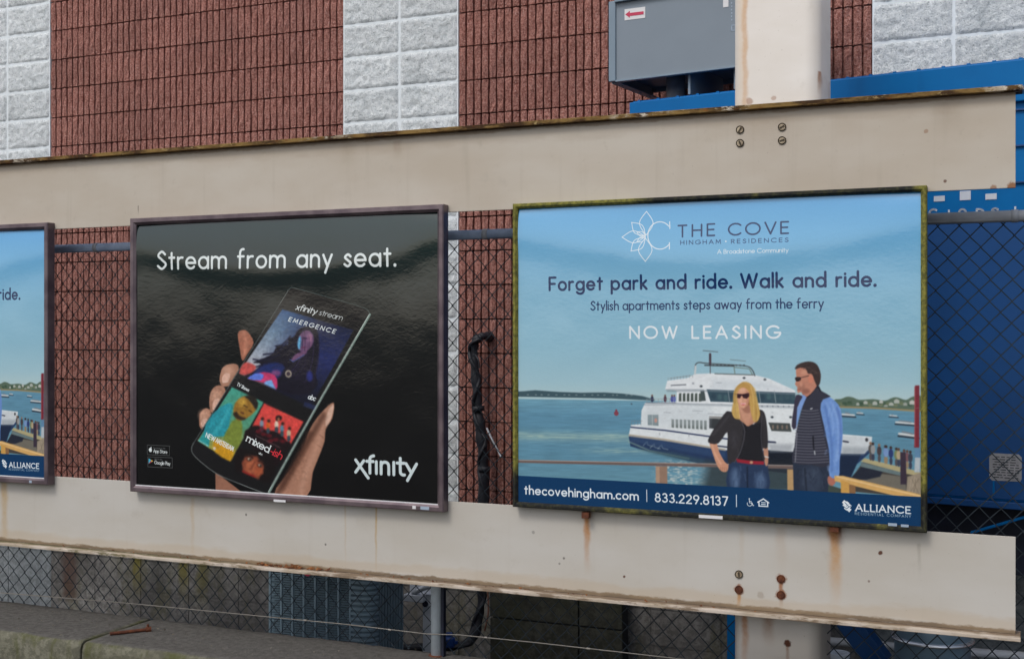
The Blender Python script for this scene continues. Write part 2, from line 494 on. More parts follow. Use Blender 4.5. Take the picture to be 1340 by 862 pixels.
COVE_Q = [(679, 272), (1204, 250), (1200, 687), (676, 658)]
def paint_cove():
    c = Canvas(1664, 1270, COVE_Q)
    px, py = c.px, c.py
    c.vgrad([(250, (84, 160, 214)), (300, (108, 176, 220)), (380, (130, 184, 212)), (450, (144, 190, 210)), (500, (162, 198, 210)), (522, (178, 204, 208))])
    # water
    t = (px - 676) / 525
    hor = 518 + 6 * t + 4
    n1 = vnoise(px * 0.05, py * 0.9, 1); n2 = vnoise(px * 0.14, py * 2.2, 2)
    wat = np.stack([np.interp(py, [518, 545, 600, 640], v) for v in ([112, 92, 92, 104], [160, 140, 138, 150], [180, 165, 160, 168])], -1) / 255.0
    wat *= (0.93 + 0.12 * n1 + 0.06 * n2)[..., None]
    wake = np.exp(-((py - 571 - 0.02 * (px - 700)) / 6.0) ** 2) * np.clip((850 - px) / 30, 0, 1) * (0.3 + 1.0 * n2 * n1)
    wake += 0.8 * np.exp(-((py - 590) / 4.0) ** 2) * np.clip((px - 740) / 60, 0, 1) * np.clip((900 - px) / 30, 0, 1) * n1 * n2 * 1.6
    wat += (np.array([185, 202, 180]) / 255.0 - wat) * np.clip(wake * 0.8, 0, 1)[..., None]
    foam = np.clip((px - 850) / 25, 0, 1) * np.clip((py - 600) / 6, 0, 1) * np.clip((vnoise(px * 0.3, py * 0.8, 5) - 0.45) * 3, 0, 1) * np.clip((935 - px) / 40, 0, 1)
    wat += (np.array([205, 210, 205]) / 255.0 - wat) * (foam * 0.8)[..., None]
    m = np.clip((py - hor) / 0.8, 0, 1)[..., None]
    c.img += (wat - c.img) * m
    # far shore, left and right
    c.poly([(676, 513), (700, 511), (730, 513), (760, 514), (790, 513.5), (815, 515), (840, 518), (856, 522.5), (856, 524), (800, 521.5), (676, 519.5)], (62, 88, 98), 1.0)
    for i in range(16):
        c.ell(690 + i * 9 + random.random() * 4, 517, 1.6, 0.9, (150, 165, 165), alpha=0.5)
    c.poly([(1090, 522), (1098, 521), (1106, 518), (1114, 519), (1122, 522), (1140, 521), (1155, 523), (1165, 519), (1172, 519), (1182, 522), (1190, 518), (1202, 517), (1202, 536), (1160, 533), (1120, 531), (1090, 531)], (88, 108, 92), 0.8, sm=3)
    for i in range(26):
        x = 1094 + random.random() * 106
        c.ell(x, 525 + random.random() * 4, 3, 2, random.choice([(70, 92, 72), (104, 118, 90), (58, 82, 66), (120, 128, 100)]), alpha=0.8)
    for (x, y, w_, h_) in ((1130, 526, 5, 3), (1142, 527, 6, 3.5), (1150, 525, 5, 3), (1163, 528, 6, 3), (1170, 524.5, 7, 4), (1181, 528, 5, 3), (1190, 526, 7, 4), (1120, 528, 4, 2.5), (1156, 530, 5, 2)):
        c.poly([(x - w_ / 2, y - h_ / 2), (x, y - h_), (x + w_ / 2, y - h_ / 2), (x + w_ / 2, y + h_ / 2), (x - w_ / 2, y + h_ / 2)], random.choice([(176, 182, 174), (160, 166, 158), (190, 192, 186)]), 0.9)
    c.line([(1096, 531.5), (1140, 532.5), (1200, 536.5)], 2.2, (150, 136, 100))
    # small boats
    for (x0, y0, x1, y1, w_) in ((1099, 541, 1117, 542, 3), (1118, 539, 1128, 539.5, 2), (1160, 542, 1172, 543, 2), (1168, 551, 1196, 553, 3), (1172, 566, 1198, 569, 4)):
        c.line([(x0, y0 + w_ / 2 + 1), (x1, y1 + w_ / 2 + 1)], w_ * 0.6, (48, 58, 70))
        c.line([(x0 + 1, y0), (x1 - 2, y1)], w_ * 0.7, (208, 212, 212))
        c.line([(x0 + 5, y0 - w_ * 0.7), (x1 - 8, y1 - w_ * 0.7)], w_ * 0.5, (120, 130, 140))
    c.ell(806, 541, 3, 3.2, (130, 62, 78)); c.ell(806, 537.5, 1.4, 2, (130, 62, 78))
    c.ell(826, 528.6, 1.2, 1.0, (70, 90, 100))
    c.base = c.img.copy()
    # ferry
    navy, white = (34, 56, 92), (222, 228, 230)
    c.poly([(822, 571), (824, 584), (845, 590), (880, 598), (918, 607), (960, 611), (1105, 626), (1118, 606), (1136, 590), (1130, 586), (1000, 584), (900, 578)], navy, 0.8)
    c.poly([(1002, 588), (1040, 588), (1040, 612), (1003, 612)], (18, 26, 40), 1)
    c.poly([(1056, 592), (1124, 592), (1109, 626), (1070, 624)], (24, 40, 66), 1)
    c.poly([(825, 556), (838, 555), (1040, 562), (1138, 570), (1137, 582), (1128, 592), (1098, 592), (1050, 590), (1034, 590), (1004, 588), (958, 590), (900, 580), (860, 575), (822, 570)], white, 0.8)
    c.poly([(1100, 569), (1136, 571), (1137, 582), (1128, 592), (1099, 592)], (205, 212, 216), 1)
    c.poly([(822, 568), (870, 574), (948, 587), (948, 589.5), (870, 577), (822, 571)], (186, 176, 158), 0.6)
    c.line([(825, 559), (870, 563), (948, 573.5), (1012, 577.5)], 1.7, (40, 52, 86))
    c.line([(938, 583), (950, 584.5)], 1.8, (50, 56, 80)); c.line([(1002, 577.5), (1013, 578)], 2, (50, 56, 80)); c.line([(1101, 576), (1107, 577)], 2, (60, 64, 80))
    c.ell(1131, 574, 2, 2.5, (60, 60, 66))
    c.poly([(838, 556), (839, 537), (844, 527), (884, 525), (1040, 527), (1042, 562), (950, 560)], (226, 232, 234), 0.6)
    c.poly([(870, 509), (873, 498), (900, 494), (909, 489), (931, 488), (987, 490), (1006, 495), (1039, 510), (1041, 530), (885, 527), (885, 511)], (228, 233, 236), 0.6)
    c.line([(845, 527), (884, 527)], 1.2, (120, 130, 140))
    c.line([(871, 509.5), (920, 509.5)], 0.9, (150, 158, 165))
    c.line([(885, 527.5), (1040, 531)], 0.9, (165, 172, 178))
    c.line([(878, 504), (897, 503)], 1.4, (110, 116, 124))
    c.line([(876, 495), (904, 491)], 0.8, (150, 155, 160))
    c.poly([(924, 509), (1039, 513), (1040, 528), (929, 525)], (52, 78, 92), 0.5)
    for i in range(14):
        c.ell(933 + i * 8, 518 + (i % 3), 3, 4, random.choice([(76, 108, 112), (40, 62, 78), (64, 92, 100)]), alpha=0.6, soft=2)
    for x in (952, 972, 992, 1012): c.line([(x, 511), (x + 2, 526)], 0.8, (150, 160, 165))
    for i in range(6):
        x = 888 + i * 5.2
        c.poly([(x, 514.5), (x + 3.2, 514), (x + 3.2, 525), (x - 0.4, 525)], (78, 88, 84), 0.4)
    c.poly([(916, 511), (921, 510.5), (923, 524), (916.5, 524.5)], (70, 82, 84), 0.4)
    for i in range(9):
        x = 878 + i * 5.3
        c.poly([(x, 548.2 + i * 0.2), (x + 3.4, 548.4 + i * 0.2), (x + 3.4, 559.5 + i * 0.3), (x, 559 + i * 0.3)], (82, 92, 88), 0.4)
    c.poly([(847, 542.5), (861, 542.5), (861, 557), (847, 556)], (84, 104, 108), 0.5)
    c.line([(853, 543), (853, 557)], 0.7, (190, 195, 195)); c.ell(857.5, 550, 1.8, 3, (196, 92, 62))
    c.poly([(927, 544), (950, 545), (950, 562), (927, 560)], (56, 60, 64), 0.5)
    c.poly([(927, 544), (948, 545), (948, 548), (927, 547)], (150, 150, 148), 0.4)
    c.poly([(1004, 552), (1032, 553), (1034, 564), (1008, 563)], (70, 76, 76), 0.6)
    for x in (1010, 1016, 1022, 1028): c.ell(x, 558, 1.3, 3, (150, 130, 116), alpha=0.7)
    for (x, y) in ((1009, 545), (1033, 545), (973, 494), (1000, 496), (917, 505)): c.ell(x, y, 1.9, 1.4, (58, 66, 74))
    for x in range(996, 1036, 7): c.ell(x, 531, 0.9, 0.9, (90, 100, 110))
    c.line([(909, 489), (909.5, 478), (914, 474), (925, 475), (960, 477), (978, 479), (984, 484), (987, 491)], 1.3, (74, 82, 86), sm=4)
    c.line([(909, 489), (910, 479)], 2.4, (206, 212, 214))
    c.line([(961, 488), (960, 480), (980, 482), (984, 490)], 1.0, (110, 122, 110)); c.line([(935, 488.5), (985, 490)], 1.2, (90, 100, 100))
    c.line([(929, 462), (929, 488)], 1.0, (80, 74, 80)); c.line([(929, 463), (929, 477)], 3, (74, 62, 74))
    c.line([(920, 458.3), (939, 460)], 1.0, (90, 104, 112)); c.line([(955, 470), (975, 472)], 0.8, (110, 126, 132)); c.line([(922, 477.5), (960, 478.5)], 1.6, (62, 68, 72))
    for i in range(9): c.ell(933 + i * 5, 477.5, 1.2, 1, (60, 66, 70))
    for x, cc in ((853, (46, 52, 80)), (870, (80, 50, 66)), (879, (70, 76, 150)), (882, (96, 110, 180))):
        c.ell(x, 522, 2, 4, cc); c.ell(x, 517.5, 1.2, 1.4, (110, 84, 74))
    for x, y in ((846, 581), (865, 585), (855, 584)): c.line([(x - 5, y + 2), (x, y - 3), (x + 1, y + 1), (x + 8, y + 3)], 1.0, (190, 204, 200), sm=3, alpha=.55, soft=1.2)
    c.line([(822, 578), (850, 590), (900, 600)], 2.0, (150, 178, 160), alpha=0.6, soft=2)
    # deck shade, hull curvature, rails and fittings
    c.poly([(838, 557), (845, 530), (930, 531), (926, 560)], (196, 206, 212), 9, alpha=.5)
    c.line([(844, 529.5), (885, 528.5), (1040, 532.5)], 2.2, (150, 160, 170), alpha=.6, soft=2)
    c.line([(873, 511.5), (922, 511), (1039, 514.5)], 2.0, (120, 132, 142), alpha=.6, soft=1.6)
    c.line([(926, 541), (1000, 545)], 1.6, (160, 168, 176), alpha=.6, soft=1.5)
    c.poly([(932, 495), (1000, 498), (1032, 510), (930, 508)], (202, 212, 218), 8, alpha=.6)
    c.poly([(1100, 584), (1136, 584), (1126, 593), (1098, 593)], (160, 168, 174), 5, alpha=.8)
    c.poly([(1004, 580), (1036, 580), (1034, 590), (1006, 590)], (166, 172, 178), 5, alpha=.8)
    c.poly([(824, 571), (870, 577), (948, 590), (948, 600), (870, 586), (824, 578)], (52, 78, 116), 4, alpha=.6)
    c.poly([(835, 588), (880, 600), (930, 610), (948, 613), (940, 605), (880, 592)], (60, 88, 96), 5, alpha=.6)
    for x in range(874, 908, 4): c.line([(x, 497.5 - (x - 874) * .13), (x, 494.2 - (x - 874) * .13)], .5, (130, 136, 144), soft=.5)
    for x in range(846, 886, 5): c.line([(x, 527), (x, 522)], .5, (140, 146, 152), soft=.5)
    c.line([(845, 522.3), (884, 521.3)], .5, (140, 146, 152), soft=.5)
    for x in range(826, 842, 4): c.line([(x, 556), (x, 551)], .5, (120, 128, 136), soft=.5)
    c.line([(826, 551), (840, 550.6)], .5, (120, 128, 136), soft=.5)
    for (x, y, w_, h_) in ((868, 539, 9, .8), (905, 537, 14, .6), (905, 500, 3, 2.4), (936, 500, 8, .7), (862, 566, 1, 3), (900, 567, 1, 4)): c.poly([(x, y), (x + w_, y + .3), (x + w_, y + h_ + .3), (x, y + h_)], (150, 156, 164), .6, alpha=.8)
    r_ = random.Random(4)
    for i in range(46):
        x = r_.uniform(828, 1036); y = 534 + (x - 828) * .012 + r_.choice([-30, -6, 4, 12, 26]) + r_.uniform(-2, 2)
        c.line([(x, y), (x + r_.uniform(.5, 3), y + r_.uniform(-.2, 1.6))], .5, r_.choice([(150, 158, 166), (188, 180, 166), (120, 128, 138)]), alpha=.5, soft=.7)
    # dock and people at the right
    c.poly([(1108, 628), (1126, 603), (1202, 622), (1202, 650), (1095, 640)], (70, 66, 62), 1)
    c.poly([(1130, 616), (1180, 622), (1182, 644), (1118, 632)], (112, 108, 98), 1.5)
    c.poly([(1108, 626), (1124, 609), (1152, 614), (1148, 622), (1130, 626)], (34, 40, 54), 1.5)
    c.poly([(1123, 602), (1128, 598), (1202, 616), (1202, 622), (1176, 617)], (176, 166, 126), 0.8)
    c.poly([(1123, 603), (1175, 616), (1175, 621), (1123, 609)], (104, 122, 124), 0.8)
    ppl = [(1136, (86, 84, 84)), (1139, (150, 150, 150)), (1147, (70, 62, 66)), (1155, (110, 140, 190)), (1156, (120, 150, 196)), (1162, (44, 60, 110)), (1169, (120, 130, 90)), (1172, (176, 160, 130)), (1179, (130, 80, 92)), (1183, (120, 84, 90)), (1187, (60, 66, 80))]
    for i, (x, cc) in enumerate(ppl):
        b = 600 + (x - 1136) * 0.22
        c.ell(x, b - 4, 2.0, 5, random.choice([(60, 66, 84), (150, 130, 104), (84, 80, 84)]))
        c.ell(x, b - 14, 3.0, 6, cc); c.ell(x, b - 21.5, 1.7, 1.9, random.choice([(92, 66, 56), (60, 46, 44), (140, 110, 90)]))
    c.poly([(1174, 590), (1181, 590), (1182, 632), (1174, 632)], (58, 48, 62), 0.6)
    c.poly([(1183, 622), (1202, 616), (1201, 652), (1181, 648)], (152, 140, 122), 0.8)
    for i in range(14): c.line([(1184 + random.random() * 14, 622 + random.random() * 6), (1184 + random.random() * 14, 640 + random.random() * 8)], 1, random.choice([(120, 108, 92), (176, 162, 142)]), alpha=0.6)
    c.poly([(1194, 503), (1199.5, 503), (1198.5, 584), (1192, 584)], (122, 42, 56), 0.5)
    c.line([(1193.6, 505), (1193, 582)], 1.0, (160, 80, 84))
    c.poly([(1193, 586), (1200, 586), (1199, 616), (1192, 616)], (96, 136, 170), 0.6); c.poly([(1193, 597), (1200, 597), (1199, 616), (1192, 616)], (180, 190, 196), 0.8)
    # railings
    c.poly([(925, 604), (1062, 606), (1062, 645), (915, 645)], (44, 48, 50), 16, alpha=0.75)
    c.poly([(1060, 626), (1104, 640), (1104, 648), (1056, 644)], (56, 58, 46), 1, alpha=0.8)
    c.poly([(676, 602.5), (1036, 607.5), (1036, 612.5), (676, 606.5)], (112, 96, 92), 0.6); c.line([(676, 603), (1036, 608)], 1.0, (170, 158, 152))
    c.poly([(857, 610), (872, 610), (872, 636), (857, 636)], (150, 122, 104), 0.6); c.poly([(857, 610), (862, 610), (862, 636), (857, 636)], (176, 146, 124), 0.8)
    c.poly([(1028, 613), (1036, 613), (1036, 645), (1028, 645)], (186, 152, 108), 0.6)
    # woman
    k = 5.07
    def W(*p): return [(920 + x / k, 480 + y / k) for x, y in p]
    c.poly(W((165, 640), (220, 610), (400, 625), (420, 660), (415, 860), (160, 860)), (40, 58, 88), 0.8, sm=2)
    for (x, y, rx, ry) in ((205, 740, 30, 70), (370, 760, 34, 60)): c.ell(920 + x / k, 480 + y / k, rx / k, ry / k, (88, 112, 146), soft=7, alpha=0.8)
    c.line(W((285, 660), (285, 820)), 1.2, (18, 26, 44), soft=2)
    c.poly(W((35, 490), (78, 490), (100, 560), (135, 625), (160, 650), (150, 690), (115, 690), (85, 650), (60, 580)), (206, 150, 122), 0.7, sm=3)
    c.line(W((52, 510), (75, 580), (110, 640)), 2.2, (228, 178, 150), soft=2, alpha=0.7, sm=3)
    for i in range(4): c.line(W((108 + i * 12, 664), (112 + i * 12, 686)), 0.8, (150, 100, 84), alpha=0.7)
    c.poly(W((392, 520), (420, 525), (424, 600), (418, 650), (400, 640)), (190, 140, 116), 0.7, sm=2)
    c.line(W((398, 590), (424, 596)), 1.6, (210, 210, 205))
    c.poly(W((165, 292), (235, 320), (290, 392), (345, 360), (362, 285), (400, 300), (418, 400), (420, 530), (385, 540), (392, 630), (210, 622), (165, 642), (152, 560), (155, 430), (95, 505), (28, 498), (48, 440), (100, 360), (140, 305)), (50, 48, 52), 0.7, sm=3)
    c.poly(W((265, 350), (330, 380), (385, 360), (388, 625), (215, 615), (250, 500)), (30, 30, 36), 1.2)
    c.line(W((245, 350), (270, 430), (240, 560), (200, 630)), 1.3, (76, 74, 80), sm=3); c.line(W((385, 320), (378, 450), (386, 560)), 1.0, (72, 70, 76), sm=3)
    c.line(W((60, 450), (120, 380), (165, 320)), 2.0, (74, 72, 78), soft=3, alpha=0.6, sm=3); c.ell(*W((200, 480))[0], 5, 12, (62, 60, 66), soft=6, alpha=0.6)
    c.poly(W((212, 606), (300, 618), (395, 622), (395, 645), (300, 642), (218, 630)), (150, 36, 52), 0.5); c.ell(*W((312, 630))[0], 2.2, 2.0, (196, 150, 120))
    c.poly(W((246, 270), (325, 265), (340, 345), (300, 388), (268, 372)), (208, 156, 132), 0.8, sm=2)
    c.poly(W((262, 285), (315, 275), (312, 320), (275, 325)), (170, 116, 96), 2, alpha=0.6)
    back = W((230, 120), (262, 100), (300, 104), (330, 135), (346, 190), (356, 240), (372, 300), (366, 335), (350, 362), (328, 360), (318, 310), (306, 262), (300, 215), (240, 230), (236, 285), (244, 325), (228, 345), (200, 335), (186, 300), (190, 262), (200, 225), (200, 170))
    c.ell(*W((278, 215))[0], 9.5, 15, (140, 100, 54))
    c.poly(back, (172, 132, 66), 0.8, sm=3)
    c.poly(W((232, 255), (330, 255), (346, 362), (292, 392), (238, 350)), (190, 138, 112), .8)
    c.poly(W((228, 250), (300, 250), (312, 330), (290, 384), (262, 352), (244, 300)), (202, 150, 124), 1.2, sm=2)
    c.poly(W((250, 262), (300, 250), (306, 300), (270, 300)), (150, 100, 82), 2.5, alpha=.7, sm=2)
    c.poly(W((222, 160), (240, 138), (272, 134), (298, 158), (303, 205), (292, 245), (268, 270), (248, 266), (228, 240), (220, 200)), (216, 162, 134), 1.0, sm=3)
    c.poly(W((282, 160), (300, 170), (304, 215), (290, 250), (272, 266), (284, 225)), (182, 124, 98), 2, alpha=.6, sm=2)
    c.ell(*W((246, 222))[0], 2.4, 2.2, (232, 180, 152), soft=2, alpha=.7); c.ell(*W((256, 152))[0], 4, 2.5, (230, 182, 154), soft=2, alpha=.7)
    c.poly(W((228, 120), (262, 98), (300, 102), (330, 134), (344, 190), (330, 230), (304, 170), (282, 142), (258, 134), (236, 148), (222, 178), (212, 215), (200, 230), (200, 170)), (192, 150, 84), 1.0, sm=3)
    c.poly(W((300, 190), (322, 200), (334, 260), (340, 330), (330, 358), (316, 320), (306, 262)), (198, 160, 90), 1.0, sm=3)
    c.poly(W((214, 230), (228, 250), (232, 300), (240, 330), (216, 340), (196, 320), (196, 270)), (212, 174, 98), 1.0, sm=3)
    c.poly(W((206, 174), (255, 178), (300, 170), (302, 192), (285, 208), (262, 204), (252, 186), (240, 206), (215, 202)), (52, 26, 34), 0.5)
    c.poly(W((240, 240), (282, 238), (262, 252)), (206, 90, 96), 0.6, sm=2); c.line(W((246, 242), (278, 241)), 0.8, (244, 236, 230)); c.line(W((258, 205), (256, 224)), 0.8, (190, 130, 108), alpha=0.6)
    YEL_ = [(240, 214, 146), (224, 190, 112), (150, 110, 50), (124, 88, 42), (200, 160, 84)]
    c.strands(W((258, 100), (215, 130), (196, 180), (192, 240), (184, 300), (205, 338)), W((268, 104), (240, 140), (222, 180), (226, 240), (236, 300), (238, 345)), YEL_, 46, 3)
    c.strands(W((262, 98), (305, 118), (322, 180), (326, 240), (320, 300), (330, 362)), W((275, 98), (340, 140), (352, 200), (362, 260), (370, 310), (358, 350)), YEL_, 56, 4)
    pass
    for i in range(26):
        x = 160 + random.random() * 240; y = 330 + random.random() * 270
        if 270 < x < 385: continue
        c.line(W((x, y), (x + random.uniform(-14, 14), y + random.uniform(20, 60))), 1.2, random.choice([(72, 70, 76), (34, 32, 38)]), alpha=.35, soft=2)
    for i in range(18):
        x = 180 + random.random() * 220; y = 650 + random.random() * 120
        c.line(W((x, y), (x + random.uniform(-8, 8), y + random.uniform(20, 50))), 1.0, random.choice([(110, 134, 166), (28, 42, 68)]), alpha=.35, soft=2)
    # man
    k2 = 4.54
    def N(*p): return [(1020 + x / k2, 460 + y / k2) for x, y in p]
    c.poly(N((70, 655), (285, 670), (272, 860), (74, 860)), (42, 52, 70), 0.8)
    c.ell(*N((180, 760))[0], 14, 18, (60, 72, 92), soft=9, alpha=0.7); c.line(N((140, 690), (150, 850)), 1.2, (26, 32, 46), soft=2)
    c.poly(N((276, 735), (325, 730), (322, 765), (300, 792), (275, 775)), (176, 112, 96), 0.7, sm=2)
    c.poly(N((238, 290), (268, 262), (310, 280), (350, 330), (364, 430), (360, 540), (345, 640), (338, 738), (284, 732), (284, 620), (262, 490), (230, 370)), (112, 150, 210), 0.7, sm=3)
    for pts, cc in ((((300, 300), (335, 400), (338, 520), (325, 640)), (150, 182, 232)), (((262, 320), (285, 440), (300, 560), (298, 700)), (78, 112, 176)), (((330, 330), (352, 430), (345, 600)), (84, 116, 180)), (((270, 300), (300, 380), (318, 480)), (136, 170, 224))):
        c.line(N(*pts), 2.6, cc, sm=3, alpha=0.6, soft=3)
    c.poly(N((120, 230), (165, 255), (215, 200), (200, 270), (150, 290)), (150, 96, 82), 0.8)
    c.poly(N((118, 255), (155, 270), (118, 350), (92, 450), (86, 440), (98, 310)), (126, 160, 216), 0.7, sm=2)
    c.poly(N((150, 275), (215, 188), (238, 228), (296, 262), (250, 280), (234, 340), (262, 470), (286, 672), (180, 668), (66, 655), (80, 560), (92, 470), (118, 360)), (50, 52, 66), 0.7, sm=2)
    c.poly(N((92, 255), (122, 258), (128, 270), (98, 330), (90, 450), (64, 440), (78, 330)), (58, 54, 72), 0.7, sm=2)
    for i in range(19):
        y = 345 + i * 17
        xl = 118 - (y - 350) * 0.28 if y < 480 else 84 - (y - 480) * 0.06
        xr = 228 + (y - 340) * 0.2
        c.line(N((max(xl + 4, 74), y), ((xl + xr) / 2, y + 4), (xr - 8, y - 2)), 1.25, (112, 112, 124), alpha=0.75, soft=0.8, sm=3)
    c.line(N((190, 500), (192, 560), (200, 605)), 1.6, (24, 26, 36)); c.line(N((197, 585), (200, 606)), 1.2, (200, 205, 210)); c.line(N((176, 337), (186, 333)), 1.2, (225, 230, 232))
    c.line(N((96, 480), (84, 650)), 1.0, (130, 132, 142)); c.line(N((160, 270), (214, 205), (236, 232)), 1.8, (30, 30, 42), sm=2)
    c.poly(N((92, 106), (112, 88), (150, 90), (185, 120), (210, 170), (212, 205), (175, 250), (150, 262), (122, 236), (104, 244), (98, 222), (100, 208), (86, 190), (96, 160)), (192, 132, 110), 0.7, sm=2)
    c.ell(*N((180, 160))[0], 3.6, 5.2, (206, 132, 108), soft=1)
    c.ell(*N((125, 205))[0], 4, 5, (150, 104, 88), soft=3, alpha=0.6)
    c.poly(N((88, 102), (96, 80), (130, 62), (180, 56), (218, 76), (238, 130), (232, 185), (216, 200), (200, 165), (186, 130), (162, 126), (150, 98), (120, 92)), (58, 46, 46), 0.7, sm=3)
    c.poly(N((88, 150), (118, 148), (120, 166), (100, 174), (90, 168)), (40, 26, 30), 0.5, sm=2); c.line(N((118, 152), (168, 140)), 0.8, (60, 44, 44))
    c.line(N((100, 224), (118, 222)), 0.8, (130, 76, 70))
    c.strands(N((100, 84), (110, 70), (140, 60)), N((200, 130), (225, 120), (236, 150)), [(92, 74, 70), (40, 30, 32), (110, 90, 84)], 30, 6)
    for i in range(26):
        x = 262 + random.random() * 80; y = 300 + random.random() * 380
        c.line(N((x, y), (x + random.uniform(-16, 16), y + random.uniform(15, 60))), 1.1, random.choice([(156, 188, 236), (84, 116, 182), (96, 134, 200)]), alpha=.4, soft=2)
    for i in range(24):
        x = 90 + random.random() * 170; y = 680 + random.random() * 110
        c.line(N((x, y), (x + random.uniform(-20, 20), y + random.uniform(5, 40))), 1.1, random.choice([(74, 86, 106), (26, 32, 48)]), alpha=.4, soft=2)
    c.ell(*N((122, 190))[0], 2.2, 3, (222, 160, 134), soft=2, alpha=.7); c.ell(*N((140, 120))[0], 4, 3, (214, 158, 132), soft=3, alpha=.7); c.ell(*N((150, 232))[0], 5, 3.5, (130, 86, 74), soft=3, alpha=.7)
    # right-hand wooden rail
    c.poly([(1089, 621), (1100, 621), (1204, 646), (1204, 654), (1180, 650), (1089, 628)], (214, 170, 104), 0.6)
    c.line([(1092, 622), (1150, 636), (1204, 648)], 1.3, (236, 204, 150))
    c.poly([(1097, 627), (1108, 630), (1108, 648), (1097, 648)], (206, 158, 84), 0.6); c.poly([(1108, 632), (1116, 634), (1116, 648), (1108, 648)], (140, 104, 70), 0.6)
    c.mottle(0.035, 0.25, 0.4, (820, 455, 1202, 660), 3); c.mottle(0.12, .9, .9, (1090, 515, 1202, 536), 8)
    c.blur(1); c.blur(1, (820, 455, 1204, 650))
    # band
    c.poly([(660, 622.6), (1215, 648.8), (1215, 700), (660, 670)], (6, 56, 98), 0.5)
    c.grain(0.005)
    # lettering
    dk, wh = (2, 42, 92), (226, 234, 240)
    c.text('THE', (889, 309.6), (936, 307.5), 15.0, 0.145, dk, track=0.42)
    c.text('COVE', (954.5, 307.2), (1032, 304.8), 15.0, 0.145, dk, track=0.36)
    c.text('HINGHAM', (892, 319.6), (944, 318.2), 5.2, 0.17, dk, track=0.5, alpha=0.9)
    c.text('*', (950.5, 318), (951.2, 318), 5.2, 0.3, wh)
    c.text('RESIDENCES', (958, 318), (1032, 316), 5.2, 0.17, dk, track=0.5, alpha=0.9)
    c.text('A Broadstone Community', (940, 331.6), (1032, 329.4), 5.4, 0.17, wh, alpha=0.8, track=0.18)
    c.text('Forget park and ride. Walk and ride.', (720, 379.4), (1143.5, 373.2), 17.2, 0.185, dk, track=0.27, space=0.22)
    c.text('Stylish apartments steps away from the ferry', (774, 405.6), (1076.5, 402.2), 11.8, 0.14, dk, track=0.22, space=0.16)
    c.text('NOW LEASING', (825, 442.2), (1019.5, 441.6), 15.2, 0.17, (226, 236, 242), track=0.42, space=0.35)
    c.text('thecovehingham.com', (685, 647.2), (833.5, 654.6), 10.6, 0.18, wh, track=0.25)
    c.text('833.229.8137', (856, 656.2), (950, 660.8), 11.0, 0.17, wh, track=0.26)
    c.line([(844.8, 641), (844.8, 656.5)], 1.0, wh); c.line([(961.5, 647), (961.5, 662.5)], 1.0, wh)
    # access and equal-housing marks
    c.ell(978.3, 652, 0.9, 0.9, wh); c.line([(978.3, 653.5), (978.6, 657.2), (981.8, 657.4), (983, 660.8), (984, 660.6)], 0.9, wh, soft=0.3); c.line([(978.4, 655.2), (981, 655.4)], 0.8, wh, soft=0.3)
    c.line(arc(978.6, 658.2, 3.1, 3.2, 200, -30, 12), 0.8, wh, soft=0.3)
    c.poly([(988.6, 655.6), (996.6, 651), (1004.2, 656.4), (1004.2, 658), (1002.8, 657.6), (1002.8, 662.6), (990, 662), (990, 657), (988.6, 657.2)], wh, 0.3)
    c.poly([(991.6, 655.8), (996.6, 653), (1001.2, 656.4), (1001.2, 661), (991.6, 660.5)], (6, 56, 98), 0.3)
    c.line([(994, 656.6), (999, 656.8)], 1.1, wh, soft=0.3); c.line([(994, 659), (999, 659.2)], 1.1, wh, soft=0.3)
    # flower and C
    def petal(ax, ay, bx, by, w_):
        dx, dy = bx - ax, by - ay; L = math.hypot(dx, dy); nx, ny = -dy / L, dx / L
        for sg in (1, -1):
            c.line(smooth([(ax, ay), (ax + dx * .35 + nx * w_ * .8 * sg, ay + dy * .35 + ny * w_ * .8 * sg), (ax + dx * .62 + nx * w_ * .85 * sg, ay + dy * .62 + ny * w_ * .85 * sg), (bx, by)], 6, False), 1.0, wh, soft=0.4, alpha=0.95)
    petal(847, 307, 847.2, 275.8, 9.5); petal(846, 309, 815.6, 309.8, 8.5); petal(846, 311, 846, 341.6, 9.5)
    petal(846, 308, 828, 290.4, 7.5); petal(846, 310, 827.5, 328, 7.5)
    petal(846, 308, 835, 303, 3.2); petal(846, 310, 835, 316, 3.2)
    c.line(arc(865, 307.6, 15.8, 18.0, -42, -318, 28), 1.3, wh, soft=0.4, alpha=0.95)
    c.line([(877.6, 289.5), (877.9, 298.5)], 1.2, wh, soft=0.4); c.line([(877.4, 317), (877.4, 325.5)], 1.2, wh, soft=0.4)
    # company mark
    for dx, dy in ((0, 0), (-3.2, 2.6), (3.0, 3.4), (-1.0, 6.2), (2.6, 8.4), (-3.4, -1.4)):
        c.poly([(1104.5 + dx, 654 + dy), (1108 + dx, 656.6 + dy), (1105 + dx, 660.4 + dy), (1101.6 + dx, 657.4 + dy)], wh, 0.3)
    c.line([(1099, 660), (1104, 664), (1110, 660)], 0.6, (6, 56, 98), soft=0.3); c.line([(1102, 656), (1107, 661)], 0.6, (6, 56, 98), soft=0.3)
    c.text('ALLIANCE', (1116, 666.6), (1186, 669.8), 8.6, 0.2, wh, track=0.3, serif=0.12)
    c.text('RESIDENTIAL COMPANY', (1115, 671.8), (1187, 675.2), 3.2, 0.16, wh, track=0.45, alpha=0.75)
    return c.image('cove_poster_print')

